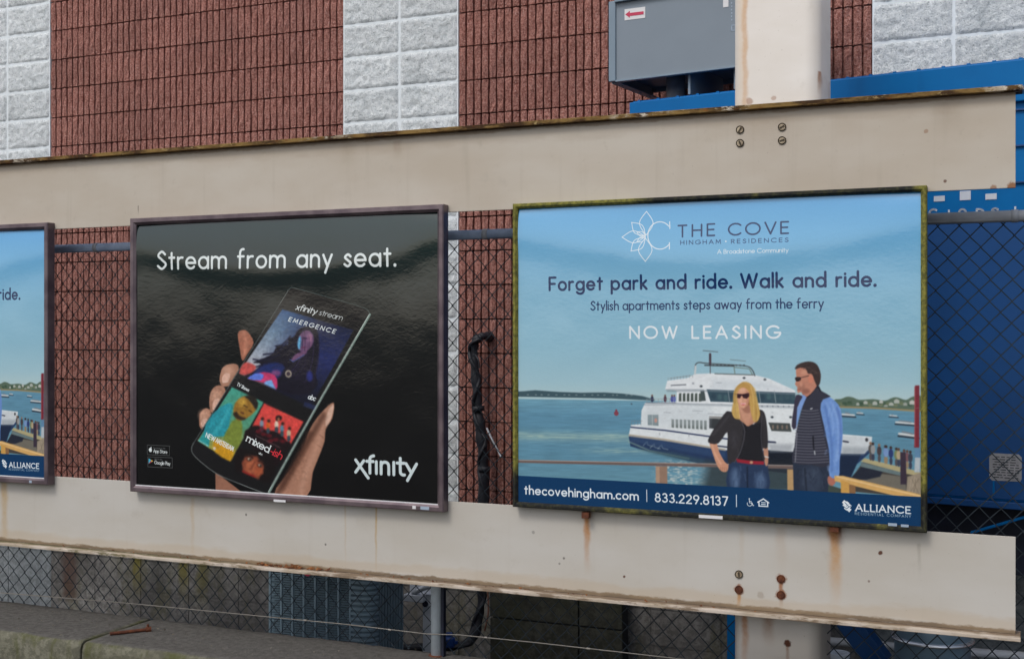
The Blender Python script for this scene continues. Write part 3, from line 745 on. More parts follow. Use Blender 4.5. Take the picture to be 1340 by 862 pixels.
XF_Q = [(180, 294.5), (567, 276.5), (566.5, 658), (178, 640)]
def paint_stream():
    c = Canvas(1600, 1300, XF_Q)
    c.vgrad([(270, (7, 44, 40)), (340, (8, 30, 30)), (420, (7, 16, 17)), (500, (5, 7, 8)), (640, (6, 6, 7))])
    wh = (224, 232, 232)
    c.text('Stream from any seat.', (208, 352.6), (513, 346.6), 23.5, 0.14, wh, track=0.24, space=0.26)
    # hand behind the phone
    c.held = []
    skin, lit, dk = (168, 122, 100), (206, 160, 136), (96, 60, 46)
    k = 2.873
    def H(*p): return [(240 + x / k, 360 + y / k) for x, y in p]
    c.poly(H((118, 750), (160, 780), (230, 835), (118, 825)), (150, 104, 84), 1)
    thumb = H((548, 482), (560, 486), (552, 540), (528, 580), (524, 625), (505, 680), (480, 745), (456, 835), (335, 835), (400, 730), (445, 650), (470, 580), (505, 525))
    c.poly(thumb, skin, 0.9, sm=3)
    c.line(H((545, 500), (520, 560), (500, 640), (455, 750), (435, 820)), 6, lit, alpha=0.55, soft=7, sm=3)
    c.line(H((470, 600), (430, 690), (370, 800)), 6, dk, alpha=0.75, soft=7, sm=3)
    c.poly(H((552, 488), (558, 490), (550, 535), (530, 570), (528, 540), (540, 505)), (214, 176, 156), 0.7, sm=3)
    c.line(H((505, 600), (520, 612)), 1, dk, alpha=0.5, soft=1.5); c.line(H((498, 640), (512, 650)), 1, dk, alpha=0.4, soft=1.5)
    c.poly(H((205, 222), (222, 208), (242, 214), (264, 255), (240, 300), (222, 325), (212, 280)), (166, 106, 84), 0.8, sm=3)
    c.line(H((228, 222), (238, 262), (228, 300)), 4, (206, 142, 116), alpha=0.6, soft=5, sm=3)
    for pts, nail in ((((150, 350), (180, 336), (206, 342), (206, 372), (192, 408), (160, 424), (138, 412), (138, 380)), ((160, 372), (176, 378), (168, 404), (148, 408), (146, 388))),
                      (((110, 432), (134, 418), (156, 428), (158, 470), (142, 515), (118, 528), (100, 514), (98, 468)), ((122, 470), (138, 474), (132, 508), (112, 512), (110, 488))),
                      (((66, 520), (84, 506), (102, 516), (104, 552), (94, 580), (74, 590), (60, 574), (60, 540)), ((76, 546), (90, 550), (84, 574), (68, 576), (66, 558)))):
        c.poly(H(*pts), skin, 0.8, sm=3)
        cx = sum(p[0] for p in pts) / len(pts); cy = sum(p[1] for p in pts) / len(pts)
        c.ell(*H((cx - 4, cy - 14))[0], 6.5, 7, lit, soft=7, alpha=0.75)
        c.line(H((pts[3][0], pts[3][1]), (pts[4][0], pts[4][1])), 3, dk, alpha=0.55, soft=4)
        c.poly(H(*nail), (216, 174, 154), 0.7, sm=3)
        c.line(H(nail[2], nail[3]), 0.7, (236, 214, 200), soft=0.6)
    for k_ in range(60):
        t_ = random.random(); x = 548 - 190 * t_ + random.uniform(-30, 20); y = 500 + 320 * t_
        c.line(H((x, y), (x + random.uniform(4, 16), y + random.uniform(-3, 6))), .5, random.choice([(120, 80, 62), (206, 160, 136)]), alpha=.22, soft=1)
    c.line(H((520, 530), (455, 640), (380, 770), (345, 835)), 7, (70, 42, 32), alpha=.65, soft=6, sm=3)
    # phone body
    body = H((388, 60), (398, 50), (414, 47), (662, 118), (684, 130), (692, 146), (326, 816), (312, 828), (290, 824), (120, 754), (60, 712), (38, 684), (31, 660), (38, 640))
    c.poly(body, (20, 20, 22), 0.6)
    c.line(H((390, 58), (402, 48), (420, 49), (560, 88), (662, 118), (686, 132), (692, 148)), 0.8, (86, 98, 96), sm=3, alpha=.8)
    c.line(H((392, 58), (215, 350), (38, 640)), .8, (104, 112, 110)); c.line(H((38, 640), (30, 662), (44, 692), (120, 754), (210, 793), (300, 827)), 1.0, (124, 132, 130), sm=3)
    c.line(H((692, 146), (520, 450), (318, 822)), 2.6, (118, 138, 130)); c.line(H((689, 146), (517, 450), (314, 822)), 1.0, (190, 204, 196), soft=0.4)
    # top picture
    TLx, TRx, BRx, BLx = H((370, 128), (632, 204), (474, 498), (208, 372))
    ux = (TRx[0] - TLx[0], TRx[1] - TLx[1]); vy = (BLx[0] - TLx[0], BLx[1] - TLx[1])
    det = ux[0] * vy[1] - ux[1] * vy[0]
    def pic(px, py):
        a = ((px - TLx[0]) * vy[1] - (py - TLx[1]) * vy[0]) / det
        b = (ux[0] * (py - TLx[1]) - ux[1] * (px - TLx[0])) / det
        a = np.clip(a, 0, 1); b = np.clip(b, 0, 1)
        l = np.stack([np.interp(b, [0, .35, .8, 1], v) for v in ([46, 110, 176, 150], [82, 134, 180, 120], [128, 158, 190, 120])], -1)
        r = np.stack([np.interp(b, [0, .5, 1], v) for v in ([26, 34, 20], [34, 44, 22], [64, 96, 40])], -1)
        t = np.clip((a - 0.12) / 0.45, 0, 1)[..., None]
        return (l * (1 - t) + r * t) / 255.0
    c.poly([TLx, TRx, BRx, BLx], pic, 0.6)
    hair = H((430, 205), (462, 192), (496, 205), (506, 260), (500, 320), (492, 370), (498, 410), (476, 440), (440, 450), (400, 448), (352, 430), (300, 405), (262, 398), (230, 380), (270, 360), (290, 335), (262, 330), (330, 300), (350, 270), (390, 262), (392, 240), (412, 232))
    c.poly(hair, (22, 20, 34), 1.0, sm=3)
    for pts in (((400, 230), (370, 262), (345, 268)), ((392, 250), (350, 290), (300, 300)), ((360, 300), (300, 322), (262, 318)), ((330, 320), (280, 345), (240, 350))):
        c.line(H(*pts), 1.6, (26, 26, 48), sm=3, soft=1)
    c.poly(H((300, 340), (350, 330), (380, 350), (340, 400), (270, 390), (262, 370)), (34, 52, 116), 3, alpha=0.8, sm=2)
    c.poly(H((436, 222), (458, 206), (480, 218), (486, 244), (474, 272), (450, 290), (434, 284), (426, 262), (428, 240)), (120, 84, 118), 1.4, sm=3)
    c.ell(*H((470, 236))[0], 3.6, 5, (160, 112, 140), soft=3, alpha=.8)
    c.poly(H((430, 236), (437, 230), (440, 250), (436, 276), (430, 278), (425, 262)), (104, 180, 224), 1.6, sm=2)
    c.line(H((446, 236), (460, 238)), 1.5, (36, 24, 50), soft=1.5); c.line(H((444, 244), (440, 258), (446, 262)), 0.9, (80, 48, 84), soft=1.2); c.line(H((440, 272), (454, 272)), 1.2, (120, 44, 74), soft=1)
    c.strands(H((430, 210), (410, 240), (400, 280), (380, 320), (330, 350)), H((470, 194), (500, 230), (505, 300), (495, 360), (480, 420)), [(44, 36, 62), (14, 12, 22), (60, 50, 90)], 50, 12)
    c.poly(H((430, 292), (462, 284), (446, 306), (404, 324), (410, 306)), (110, 76, 110), 1, sm=2); c.line(H((398, 318), (410, 326), (450, 300)), 1, (80, 100, 160))
    c.ell(*H((392, 372))[0], 4.2, 5.0, (168, 158, 140), soft=1); c.ell(*H((392, 372))[0], 2.6, 3.0, (60, 50, 60), soft=1)
    c.ell(*H((346, 370))[0], 6, 4, (140, 80, 130), soft=3, alpha=0.8); c.ell(*H((470, 380))[0], 4, 7, (50, 60, 150), soft=3, alpha=0.7)
    c.poly(H((210, 372), (222, 340), (240, 330), (272, 345), (262, 365), (235, 378)), (196, 82, 78), 2, sm=2)
    c.poly(H((262, 380), (300, 366), (342, 378), (352, 408), (346, 432), (316, 412), (270, 400), (240, 392)), (196, 60, 108), 1, sm=2)
    c.poly(H((240, 392), (272, 372), (300, 376), (290, 398)), (92, 120, 214), 1, sm=2); c.poly(H((310, 400), (330, 396), (346, 432), (300, 410)), (120, 170, 226), 1)
    sl = (math.sin(R(26)), -math.cos(R(26)))
    c.text('xfinity', (386, 404.8), (412, 410.8), 7.8, 0.15, wh, up=sl, track=0.14)
    c.text('stream', (415.5, 411.4), (444.6, 418.6), 7.4, 0.09, wh, up=sl, track=0.12)
    c.text('EMERGENCE', (376.5, 420), (435.5, 436), 5.4, 0.2, wh, up=sl, track=0.5)
    c.text('abc', (401, 521.6), (410, 524.4), 5.8, 0.2, wh, up=sl, track=0.1)
    c.poly(H((452, 478), (494, 490), (486, 508), (444, 494)), (60, 80, 150), 2, alpha=0.35)
    # lower cards
    def Q(*p): return [(240 + x / 5.748, 500 + y / 5.748) for x, y in p]
    c.text('TV Shows', Q((400, 32))[0], Q((488, 78))[0], 4.0, 0.2, wh, up=(0.45, -0.9), track=0.14)
    c.poly(Q((365, 45), (600, 158), (350, 612), (105, 458)), lambda px, py: np.stack([np.interp(py, [508, 560, 606], v) for v in ([70, 84, 196], [160, 150, 150], [140, 120, 40])], -1) / 255.0, 0.6)
    c.poly(Q((330, 170), (370, 185), (350, 290), (310, 420), (150, 400), (220, 250)), (40, 146, 160), 1.5, sm=2)
    c.line(Q((350, 190), (300, 300), (230, 400)), 3, (70, 176, 186), alpha=0.6, soft=4, sm=2)
    c.poly(Q((370, 300), (430, 290), (440, 390), (400, 520), (330, 470), (300, 430), (340, 350)), (120, 136, 56), 2, sm=2)
    c.poly(Q((400, 150), (455, 112), (520, 120), (555, 165), (545, 215), (500, 262), (440, 298), (398, 290), (375, 240), (380, 190)), (150, 110, 44), 1, sm=3)
    c.poly(Q((455, 112), (520, 112), (560, 160), (545, 215), (520, 180), (490, 140)), (40, 34, 28), 1, sm=2); c.poly(Q((370, 250), (400, 285), (445, 298), (470, 280), (420, 262), (400, 230)), (52, 38, 26), 1.5, sm=2)
    c.ell(*Q((440, 160))[0], 5, 5, (206, 166, 70), soft=5, alpha=0.8); c.line(Q((452, 182), (480, 196)), 1.2, (50, 34, 20)); c.line(Q((490, 222), (512, 232)), 1.2, (50, 34, 20)); c.line(Q((432, 236), (452, 244)), 1.6, (90, 48, 34))
    c.poly(Q((250, 440), (360, 500), (370, 560), (340, 605), (240, 545), (220, 480)), (204, 150, 32), 3, sm=2)
    c.poly(Q((150, 395), (200, 420), (190, 505), (110, 460)), (44, 150, 150), 1)
    c.text('NEW', Q((165, 428))[0], Q((232, 462))[0], 6.0, 0.19, wh, up=(0.3, -0.95), track=0.25)
    c.text('AMSTERDAM', Q((240, 466))[0], Q((368, 533))[0], 6.0, 0.16, wh, up=(0.3, -0.95), track=0.26)
    c.ell(*Q((232, 514))[0], 1.9, 2.0, (220, 210, 190)); c.line(Q((112, 452), (184, 496)), 0.9, (160, 210, 210))
    c.poly(Q((604, 165), (895, 300), (795, 480), (700, 440), (515, 340)), (214, 72, 66), 0.5)
    c.poly(Q((500, 350), (560, 335), (620, 370), (680, 375), (740, 410), (770, 450), (800, 475), (700, 640), (600, 600), (450, 420)), (26, 14, 18), 1.5, sm=2)
    for (x, y, cc) in ((585, 315, (130, 150, 170)), (632, 330, (206, 96, 40)), (695, 320, (220, 200, 180)), (735, 350, (90, 130, 150)), (785, 385, (200, 180, 150))):
        c.ell(*Q((x, y + 6))[0], 2.6, 5, cc, soft=1); c.ell(*Q((x, y + 44))[0], 2.4, 4, (50, 70, 80), soft=1)
        c.ell(*Q((x + 6, y - 32))[0], 2.2, 2.2, (60, 34, 30), soft=1)
    c.ell(*Q((712, 275))[0], 4.2, 3.6, (34, 18, 18), soft=1); c.ell(*Q((710, 284))[0], 1.9, 2.2, (150, 96, 70), soft=0.6)
    for (x, y) in ((560, 380), (600, 400), (640, 410), (690, 440), (650, 450), (740, 450), (585, 360)): c.ell(*Q((x, y))[0], 3.5, 2.4, (120, 22, 34), soft=3, alpha=0.7)
    c.line(Q((540, 410), (720, 500)), 0.7, (150, 120, 120), alpha=0.7)
    c.text('mixed', Q((468, 452))[0], Q((632, 540))[0], 9.2, 0.17, wh, up=(0.36, -0.93), track=0.12, serif=0.1)
    c.text('-ish', Q((642, 544))[0], Q((724, 588))[0], 9.2, 0.15, (214, 52, 62), up=(0.5, -0.86), track=0.1)
    c.text('abc', Q((560, 548))[0], Q((588, 562))[0], 2.6, 0.2, wh, up=(0.36, -0.93))
    face = Q((450, 570), (520, 552), (585, 580), (612, 640), (598, 700), (562, 742), (500, 712), (440, 680), (424, 630))
    c.poly(face, (140, 72, 50), 3, sm=3)
    c.poly(Q((480, 590), (530, 600), (540, 660), (500, 700), (460, 660)), (176, 98, 66), 4, alpha=.8, sm=2)
    c.poly(Q((545, 640), (590, 650), (588, 700), (556, 722), (530, 700)), (184, 92, 58), 4, alpha=.7, sm=2)
    for (x, y, rx, ry) in ((425, 560, 6, 9), (408, 610, 5, 9), (412, 660, 5, 6), (470, 540, 9, 4), (540, 545, 10, 4), (600, 570, 8, 7), (634, 620, 7, 9), (640, 680, 8, 9), (610, 735, 8, 6)):
        c.ell(*Q((x, y))[0], rx, ry, (20, 13, 14), soft=3)
    for (x, y) in ((492, 592), (570, 638)):
        c.ell(*Q((x, y))[0], 3.6, 2.8, (70, 34, 26), soft=2); c.ell(*Q((x, y))[0], 2.5, 1.6, (212, 192, 170), rot=25, soft=.9); c.ell(*Q((x + 4, y + 3))[0], 1.3, 1.4, (34, 24, 18), soft=.6)
    c.line(Q((462, 572), (492, 566), (520, 582)), 1.4, (34, 18, 16), sm=2, soft=1); c.line(Q((556, 604), (588, 616), (606, 644)), 1.4, (34, 18, 16), sm=2, soft=1)
    c.line(Q((530, 612), (508, 655), (496, 668)), 1.6, (96, 44, 34), alpha=.7, soft=2, sm=2); c.line(Q((440, 684), (480, 704), (530, 722)), 2, (150, 34, 30), sm=2, soft=1.5)
    # store badges
    for x0, y0, x1, y1 in ((192.3, 586.4, 221.6, 599.6), (193, 602, 225, 616)):
        c.line([(x0, y0), (x1, y0 + 0.8), (x1, y1 + 0.4), (x0, y1 - 0.6), (x0, y0)], 0.5, (120, 124, 124), alpha=0.8, soft=0.4)
    c.ell(196.6, 592.9, 2.2, 2.8, wh, soft=0.4); c.ell(198.9, 592.4, 0.9, 1.0, (6, 8, 8), soft=0.3); c.ell(197.3, 589.4, 0.5, 0.9, wh, rot=30, soft=0.3)
    c.text('Download on the', (200.2, 590.9), (216, 591.4), 1.5, 0.15, wh, alpha=0.6)
    c.text('App Store', (200.5, 596.2), (218.5, 597.3), 4.3, 0.16, wh, track=0.14)
    c.poly([(194, 604), (199.8, 607.6), (194, 611.4)], (70, 170, 200), 0.4); c.poly([(196.6, 605.6), (200.2, 607.6), (198, 609)], (214, 160, 60), 0.4); c.poly([(194, 611.4), (198, 609), (196.5, 607.6)], (176, 60, 70), 0.4)
    c.text('GET IT ON', (201.6, 606), (211.5, 606.4), 1.6, 0.15, wh, alpha=0.6)
    c.text('Google Play', (201.8, 611.4), (222.4, 612.8), 4.3, 0.16, wh, track=0.14)
    c.mottle(0.16, .45, .45, (310, 405, 460, 534), 4); c.mottle(0.18, .6, .6, (258, 505, 400, 632), 6); c.mottle(0.06, .3, .3, (255, 430, 440, 650), 9)
    c.blur(2, (300, 402, 462, 640)); c.blur(2, (240, 500, 400, 640)); c.blur(1, (230, 400, 450, 655))
    c.flush()
    # wordmark
    def L(*p): return [(440 + x / 8.375, 580 + y / 8.375) for x, y in p]
    w_ = 3.5
    for st in (L((185, 180), (318, 376)), L((272, 188), (184, 314)), L((337, 322), (337, 190), (340, 155), (356, 138), (378, 132)), L((304, 192), (372, 194)), L((406, 196), (406, 325)),
               L((457, 198), (457, 328)), L((457, 245), (466, 212), (497, 198), (528, 212), (538, 245), (538, 332)), L((592, 200), (592, 334)),
               L((661, 155), (661, 290), (668, 322), (688, 336), (705, 336)), L((628, 206), (702, 208)), L((722, 212), (774, 305)), L((832, 215), (736, 396))):
        c.line(st, w_, (206, 220, 222), sm=3 if len(st) > 2 else 0, soft=0.5)
    c.grain(0.003)
    return c.image('stream_poster_print')
# ------------------------------------------------------------------ materials
def mat_ribbed():
    t = NT('ribbed_red_block')
    oi = t.n('ShaderNodeObjectInfo')
    n1 = t.noise(3.0, 4); n2 = t.noise(75, 6, 0.8); n3 = t.noise(125, 3, 0.6)
    c = t.mix(t.ramp(n2, 0.38, 0.62), (0.22, 0.076, 0.058), (0.55, 0.27, 0.225))
    c = t.mix(t.math('MULTIPLY', t.ramp(n3, 0.56, 0.68), 0.65), c, (0.66, 0.46, 0.42))
    c = t.mix(t.math('MULTIPLY', t.ramp(n3, 0.44, 0.32), 0.7), c, (0.10, 0.034, 0.03))
    c = t.mix(t.math('MULTIPLY', t.ramp(n1, 0.45, 0.7), 0.25), c, (0.20, 0.10, 0.09))
    v = t.math('MULTIPLY_ADD', oi.outputs['Random'], 0.16, 0.92)
    h = t.n('ShaderNodeHueSaturation'); t.put(h.inputs['Value'], v); t.put(h.inputs['Color'], c)
    t.set(h.outputs[0], 0.95, spec=0.2)
    t.bump(t.math('ADD', n2, t.math('MULTIPLY', n3, 0.6)), 1.0, 0.012)
    return t.m
def mat_split(name, a, b, dirt, darts=0.5):
    t = NT(name)
    oi = t.n('ShaderNodeObjectInfo')
    n1 = t.noise(4, 4); n2 = t.noise(42, 6, 0.78); n3 = t.noise(110, 4, 0.75)
    c = t.mix(t.ramp(n2, 0.35, 0.62), a, b)
    c = t.mix(t.math('MULTIPLY', t.ramp(n3, 0.47, 0.34), darts), c, dirt)
    c = t.mix(t.math('MULTIPLY', t.ramp(n1, 0.5, 0.75), 0.3), c, dirt)
    v = t.math('MULTIPLY_ADD', oi.outputs['Random'], 0.12, 0.94)
    h = t.n('ShaderNodeHueSaturation'); t.put(h.inputs['Value'], v); t.put(h.inputs['Color'], c)
    t.set(h.outputs[0], 0.85, spec=0.25)
    t.bump(t.math('ADD', n2, t.math('MULTIPLY', n3, 0.5)), 0.9, 0.016)
    return t.m
M = {}
M['red'] = mat_ribbed()
M['grey'] = mat_split('painted_split_face_block', (0.64, 0.69, 0.72), (0.90, 0.94, 0.96), (0.26, 0.31, 0.33), 0.8)
M['mortar_red'] = simple('dark_red_mortar', (0.055, 0.02, 0.018), 0.95, 0.2, 30)
M['mortar_grey'] = simple('painted_mortar', (0.76, 0.82, 0.86), 0.8, 0.05, 30)
def mat_concrete(name, a, b, moss=0.0, moss_col=(0.10, 0.10, 0.03), scale=8.0, topdark=None, bdist=0.008, drips=()):
    t = NT(name)
    n1 = t.noise(scale * 0.35, 5); n2 = t.noise(scale * 5, 6, 0.7); n3 = t.noise(scale * 24, 3, 0.7)
    c = t.mix(t.ramp(n1, 0.3, 0.7), a, b)
    c = t.mix(t.math('MULTIPLY', t.ramp(n2, 0.62, 0.40), 0.6), c, tuple(q * 0.5 for q in a))
    if moss: c = t.mix(t.math('MULTIPLY', t.ramp(t.noise(scale * 0.9, 5, 0.65, stretch=(1, 1, 0.35)), 0.48, 0.62), moss), c, moss_col)
    c = t.mix(t.math('MULTIPLY', t.ramp(n3, 0.68, 0.78), 0.35), c, (0.38, 0.37, 0.34))
    if drips:
        p, x, y, z = t.coords(); wob = t.math('MULTIPLY', t.math('SUBTRACT', t.noise(9, 4), 0.5), 0.10)
        for (sx, zt, ln, hw, st, cc) in drips:
            dx = t.math('ABSOLUTE', t.math('SUBTRACT', t.math('ADD', x, wob), sx))
            m = t.math('MULTIPLY', t.ramp(dx, hw, hw * .3), t.math('MULTIPLY', t.ramp(z, zt - ln, zt), t.math('MULTIPLY_ADD', n2, 1.0, .3)), clamp=True)
            c = t.mix(t.math('MULTIPLY', m, st), c, cc)
    if topdark:
        g = t.n('ShaderNodeNewGeometry'); sp = t.n('ShaderNodeSeparateXYZ'); t.t.links.new(g.outputs['Normal'], sp.inputs[0])
        c = t.mix(t.ramp(sp.outputs[2], 0.80, 0.97), c, t.mix(t.ramp(n2, 0.3, 0.7), topdark, tuple(q * 1.7 for q in topdark)))
    t.set(c, 0.92, spec=0.25)
    t.bump(t.math('ADD', n2, t.math('MULTIPLY', n3, 0.6)), 0.8, bdist)
    return t.m
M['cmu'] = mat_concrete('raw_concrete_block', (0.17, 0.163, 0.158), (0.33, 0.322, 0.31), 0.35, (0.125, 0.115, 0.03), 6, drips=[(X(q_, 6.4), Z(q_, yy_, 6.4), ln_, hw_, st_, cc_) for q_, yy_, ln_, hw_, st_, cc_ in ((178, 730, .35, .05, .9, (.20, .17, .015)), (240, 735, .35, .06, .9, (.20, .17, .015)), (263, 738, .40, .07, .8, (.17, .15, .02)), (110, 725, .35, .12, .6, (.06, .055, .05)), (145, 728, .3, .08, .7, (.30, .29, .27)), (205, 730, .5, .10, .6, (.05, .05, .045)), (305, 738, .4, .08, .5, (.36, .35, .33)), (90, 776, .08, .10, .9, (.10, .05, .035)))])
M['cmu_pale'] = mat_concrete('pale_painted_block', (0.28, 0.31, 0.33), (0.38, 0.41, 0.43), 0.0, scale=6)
M['cmu_dark'] = mat_concrete('dark_concrete_block', (0.035, 0.037, 0.03), (0.062, 0.062, 0.05), 0.3, (0.05, 0.06, 0.02), 5)  # darker block variant, not placed on the wall
M['ledge'] = mat_concrete('weathered_ledge_concrete', (0.15, 0.145, 0.105), (0.24, 0.235, 0.18), 0.8, (0.085, 0.09, 0.03), 7, topdark=(0.082, 0.078, 0.072), bdist=0.010)
M['ground'] = mat_concrete('asphalt_ground', (0.045, 0.045, 0.046), (0.065, 0.064, 0.062), 0.0, scale=3)

def mat_cream(name, streaks=(), spots=(), band=None, base=(0.47, 0.41, 0.335), base2=(0.53, 0.485, 0.42), grime=0.5):
    """weathered cream paint; streaks: (x, z_top, length, half_width, strength, colour)"""
    t = NT(name)
    p, x, y, z = t.coords()
    n1 = t.noise(1.6, 4, stretch=(1, 1, 2.2)); n2 = t.noise(22, 5, 0.65); n3 = t.noise(120, 3, 0.6)
    c = t.mix(t.ramp(n1, 0.3, 0.7), base, base2)
    nv = t.noise(16, 3, 0.6, stretch=(1, 1, 0.06))
    c = t.mix(t.math('MULTIPLY', t.ramp(nv, 0.55, 0.78), 0.22 * grime), c, (0.26, 0.21, 0.15))
    c = t.mix(t.math('MULTIPLY', t.ramp(n2, 0.60, 0.80), 0.28 * grime), c, (0.30, 0.25, 0.19))
    c = t.mix(t.math('MULTIPLY', t.ramp(n3, 0.70, 0.76), 0.55), c, (0.16, 0.12, 0.09))
    c = t.mix(t.math('MULTIPLY', t.ramp(t.noise(6, 6, 0.7), 0.60, 0.75), 0.25), c, (0.36, 0.32, 0.27))
    wob = t.math('MULTIPLY', t.math('SUBTRACT', t.noise(14, 3), 0.5), 0.03)
    rag = t.noise(60, 4, 0.7)
    for (sx, zt, ln, hw, st, cc) in streaks:
        dx = t.math('ABSOLUTE', t.math('SUBTRACT', t.math('ADD', x, t.math('MULTIPLY', wob, min(1.0, hw / 0.012))), sx))
        m1 = t.ramp(dx, hw * 1.6, hw * 0.2)
        f = t.ramp(z, zt - ln, zt)
        m = t.math('MULTIPLY', m1, f)
        up = t.ramp(z, zt + 0.006, zt)
        m = t.math('MULTIPLY', m, up)
        m = t.math('MULTIPLY', m, t.math('MULTIPLY_ADD', rag, 0.9, 0.45), clamp=True)
        c = t.mix(t.math('MULTIPLY', m, st), c, cc)
    for (sx, sz, r, st, cc) in spots:
        dx = t.math('SUBTRACT', x, sx); dz = t.math('SUBTRACT', z, sz)
        d = t.math('SQRT', t.math('ADD', t.math('MULTIPLY', dx, dx), t.math('MULTIPLY', dz, dz)))
        d = t.math('ADD', d, t.math('MULTIPLY', t.math('SUBTRACT', rag, 0.5), r * 1.2))
        c = t.mix(t.math('MULTIPLY', t.ramp(d, r * 1.15, r * 0.65), st), c, cc)
    if band:
        for (zc, hw, st, cc, ns) in band:
            d = t.math('ABSOLUTE', t.math('SUBTRACT', t.math('ADD', z, t.math('MULTIPLY', t.math('SUBTRACT', t.noise(ns, 5, 0.7, stretch=(0.35, 1, 1)), 0.5), hw * 2.4)), zc))
            c = t.mix(t.math('MULTIPLY', t.ramp(d, hw, hw * 0.3), st), c, cc)
    t.set(c, 0.55, spec=0.35)
    t.bump(n2, 0.12, 0.002); t.bump(n1, 0.2, 0.01)
    return t.m
RUST, RUSTD, YEL = (0.24, 0.085, 0.02), (0.085, 0.022, 0.008), (0.42, 0.27, 0.10)
def mat_rust_edge():
    t = NT('rusty_flange_edge'); p, x, y, z = t.coords()
    n1 = t.noise(9, 6, 0.75, stretch=(.6, 1, 2)); n2 = t.noise(50, 5, 0.75, stretch=(.4, 1, 1)); n3 = t.noise(3, 3)
    c = t.mix(t.ramp(n1, .40, .60), (0.050, 0.026, 0.012), (0.24, 0.15, 0.05))
    c = t.mix(t.ramp(n2, .58, .66), c, (0.40, 0.30, 0.14)); c = t.mix(t.math('MULTIPLY', t.ramp(n2, .42, .34), .8), c, (0.20, 0.055, 0.012))
    c = t.mix(t.math('MULTIPLY', t.ramp(n3, .56, .66), t.ramp(n2, .5, .56)), c, (0.62, 0.56, 0.46))
    t.set(c, .9, spec=.2); t.bump(n2, .5, .003); return t.m
M['rust_edge'] = mat_rust_edge()
def mat_flange():
    t = NT('cream_flange_paint'); p, x, y, z = t.coords()
    n1 = t.noise(26, 5, 0.7, stretch=(.25, 1, 1)); n2 = t.noise(7, 4, 0.6)
    c = t.mix(t.ramp(n2, .35, .65), (0.40, 0.33, 0.25), (0.56, 0.49, 0.42))
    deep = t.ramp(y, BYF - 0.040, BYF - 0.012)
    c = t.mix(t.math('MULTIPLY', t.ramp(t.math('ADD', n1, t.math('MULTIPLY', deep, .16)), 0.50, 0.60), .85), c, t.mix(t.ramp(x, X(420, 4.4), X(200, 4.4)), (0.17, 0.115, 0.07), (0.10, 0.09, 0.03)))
    t.set(c, .7, spec=.3); t.bump(n1, .4, .004); return t.m
M['bolt_old'] = simple('weathered_bolt', (0.48, 0.40, 0.28), 0.6, 0.2, 60, 0.3, 150, 0.001, col2=(0.15, 0.10, 0.06))
M['bolt_dark'] = simple('dark_bolt_rim', (0.06, 0.045, 0.025), 0.8, 0.2, 60, 0.3, 150, 0.001)
M['bolt_rust'] = simple('rusted_bolt', (0.15, 0.045, 0.016), 0.9, 0.2, 60, 0.6, 200, 0.002, col2=(0.07, 0.02, 0.01))
M['rust'] = simple('loose_rust', (0.30, 0.12, 0.04), 0.95, 0.2, 40, 0.8, 120, 0.004, col2=(0.08, 0.025, 0.012))
M['alu'] = simple('plum_tinted_frame_aluminium', (0.20, 0.155, 0.168), 0.40, 0.06, 12, 0.15, 70, 0.001, metal=0.6, col2=(0.115, 0.085, 0.10))
M['alu_dark'] = simple('dark_frame_side', (0.055, 0.042, 0.06), 0.5, 0.15, 12, 0.1)
M['rail'] = simple('galvanised_rail', (0.40, 0.50, 0.68), 0.5, 0.08, 20, 0.2, 90, 0.001, col2=(0.28, 0.36, 0.52))
M['rail_grey'] = simple('dull_galvanised_rail', (0.36, 0.38, 0.42), 0.5, 0.08, 20, 0.2, 90, 0.001)
M['post'] = simple('pale_blue_grey_post', (0.60, 0.68, 0.74), 0.5, 0.08, 16, 0.15, 90, 0.001)
M['wire'] = simple('weathered_wire', (0.05, 0.068, 0.085), 0.55, 0.2, 20, 0, metal=0.5)
M['wire_pale'] = simple('pale_tension_wire', (0.30, 0.28, 0.25), 0.5, 0.1, 20, 0, metal=0.3)
M['black'] = simple('black_rubber', (0.010, 0.012, 0.020), 0.6, 0.2, 30, 0.3, 40, 0.003)
M['navy_post'] = simple('dark_navy_steel', (0.006, 0.010, 0.030), 0.6, 0.2, 20, 0.1)
M['ac'] = simple('blue_grey_condenser_steel', (0.21, 0.30, 0.37), 0.5, 0.08, 14, 0.1)
M['ac_dark'] = simple('condenser_coil_shadow', (0.006, 0.010, 0.016), 0.7, 0.1, 14, 0.1)
M['white_metal'] = simple('white_coated_metal', (0.52, 0.56, 0.62), 0.45, 0.05, 14, 0.1)
M['blue_valve'] = simple('blue_plastic', (0.01, 0.05, 0.22), 0.4, 0.1, 14, 0)
M['copper'] = simple('copper_line', (0.32, 0.15, 0.10), 0.5, 0.1, 14, 0, metal=0.5)
def mat_blue():
    t = NT('blue_container_paint')
    n1 = t.noise(2.2, 5); n2 = t.noise(30, 5, 0.7); nv = t.noise(8, 4, stretch=(1, 1, 0.08))
    c = t.mix(t.ramp(n1, 0.3, 0.7), (0.001, 0.120, 0.36), (0.001, 0.150, 0.43))
    c = t.mix(t.math('MULTIPLY', t.ramp(nv, 0.55, 0.8), 0.3), c, (0.004, 0.05, 0.15))
    c = t.mix(t.math('MULTIPLY', t.ramp(n2, 0.72, 0.8), 0.6), c, (0.10, 0.20, 0.32))
    t.set(c, 0.45, spec=0.15); t.bump(n1, 0.15, 0.01)
    return t.m
M['blue'] = mat_blue()
M['blue_top'] = M['blue']
M['blue_low'] = simple('darkened_container_blue', (0.002, 0.062, 0.225), 0.45, 0.08, 3, 0.1, 5, 0.01)  # darker copy of the container blue; on the lower face it paints shade
M['hopper'] = simple('blue_grey_hopper_paint', (0.20, 0.245, 0.295), 0.5, 0.04, 2.5, 0.12, 6, 0.01)
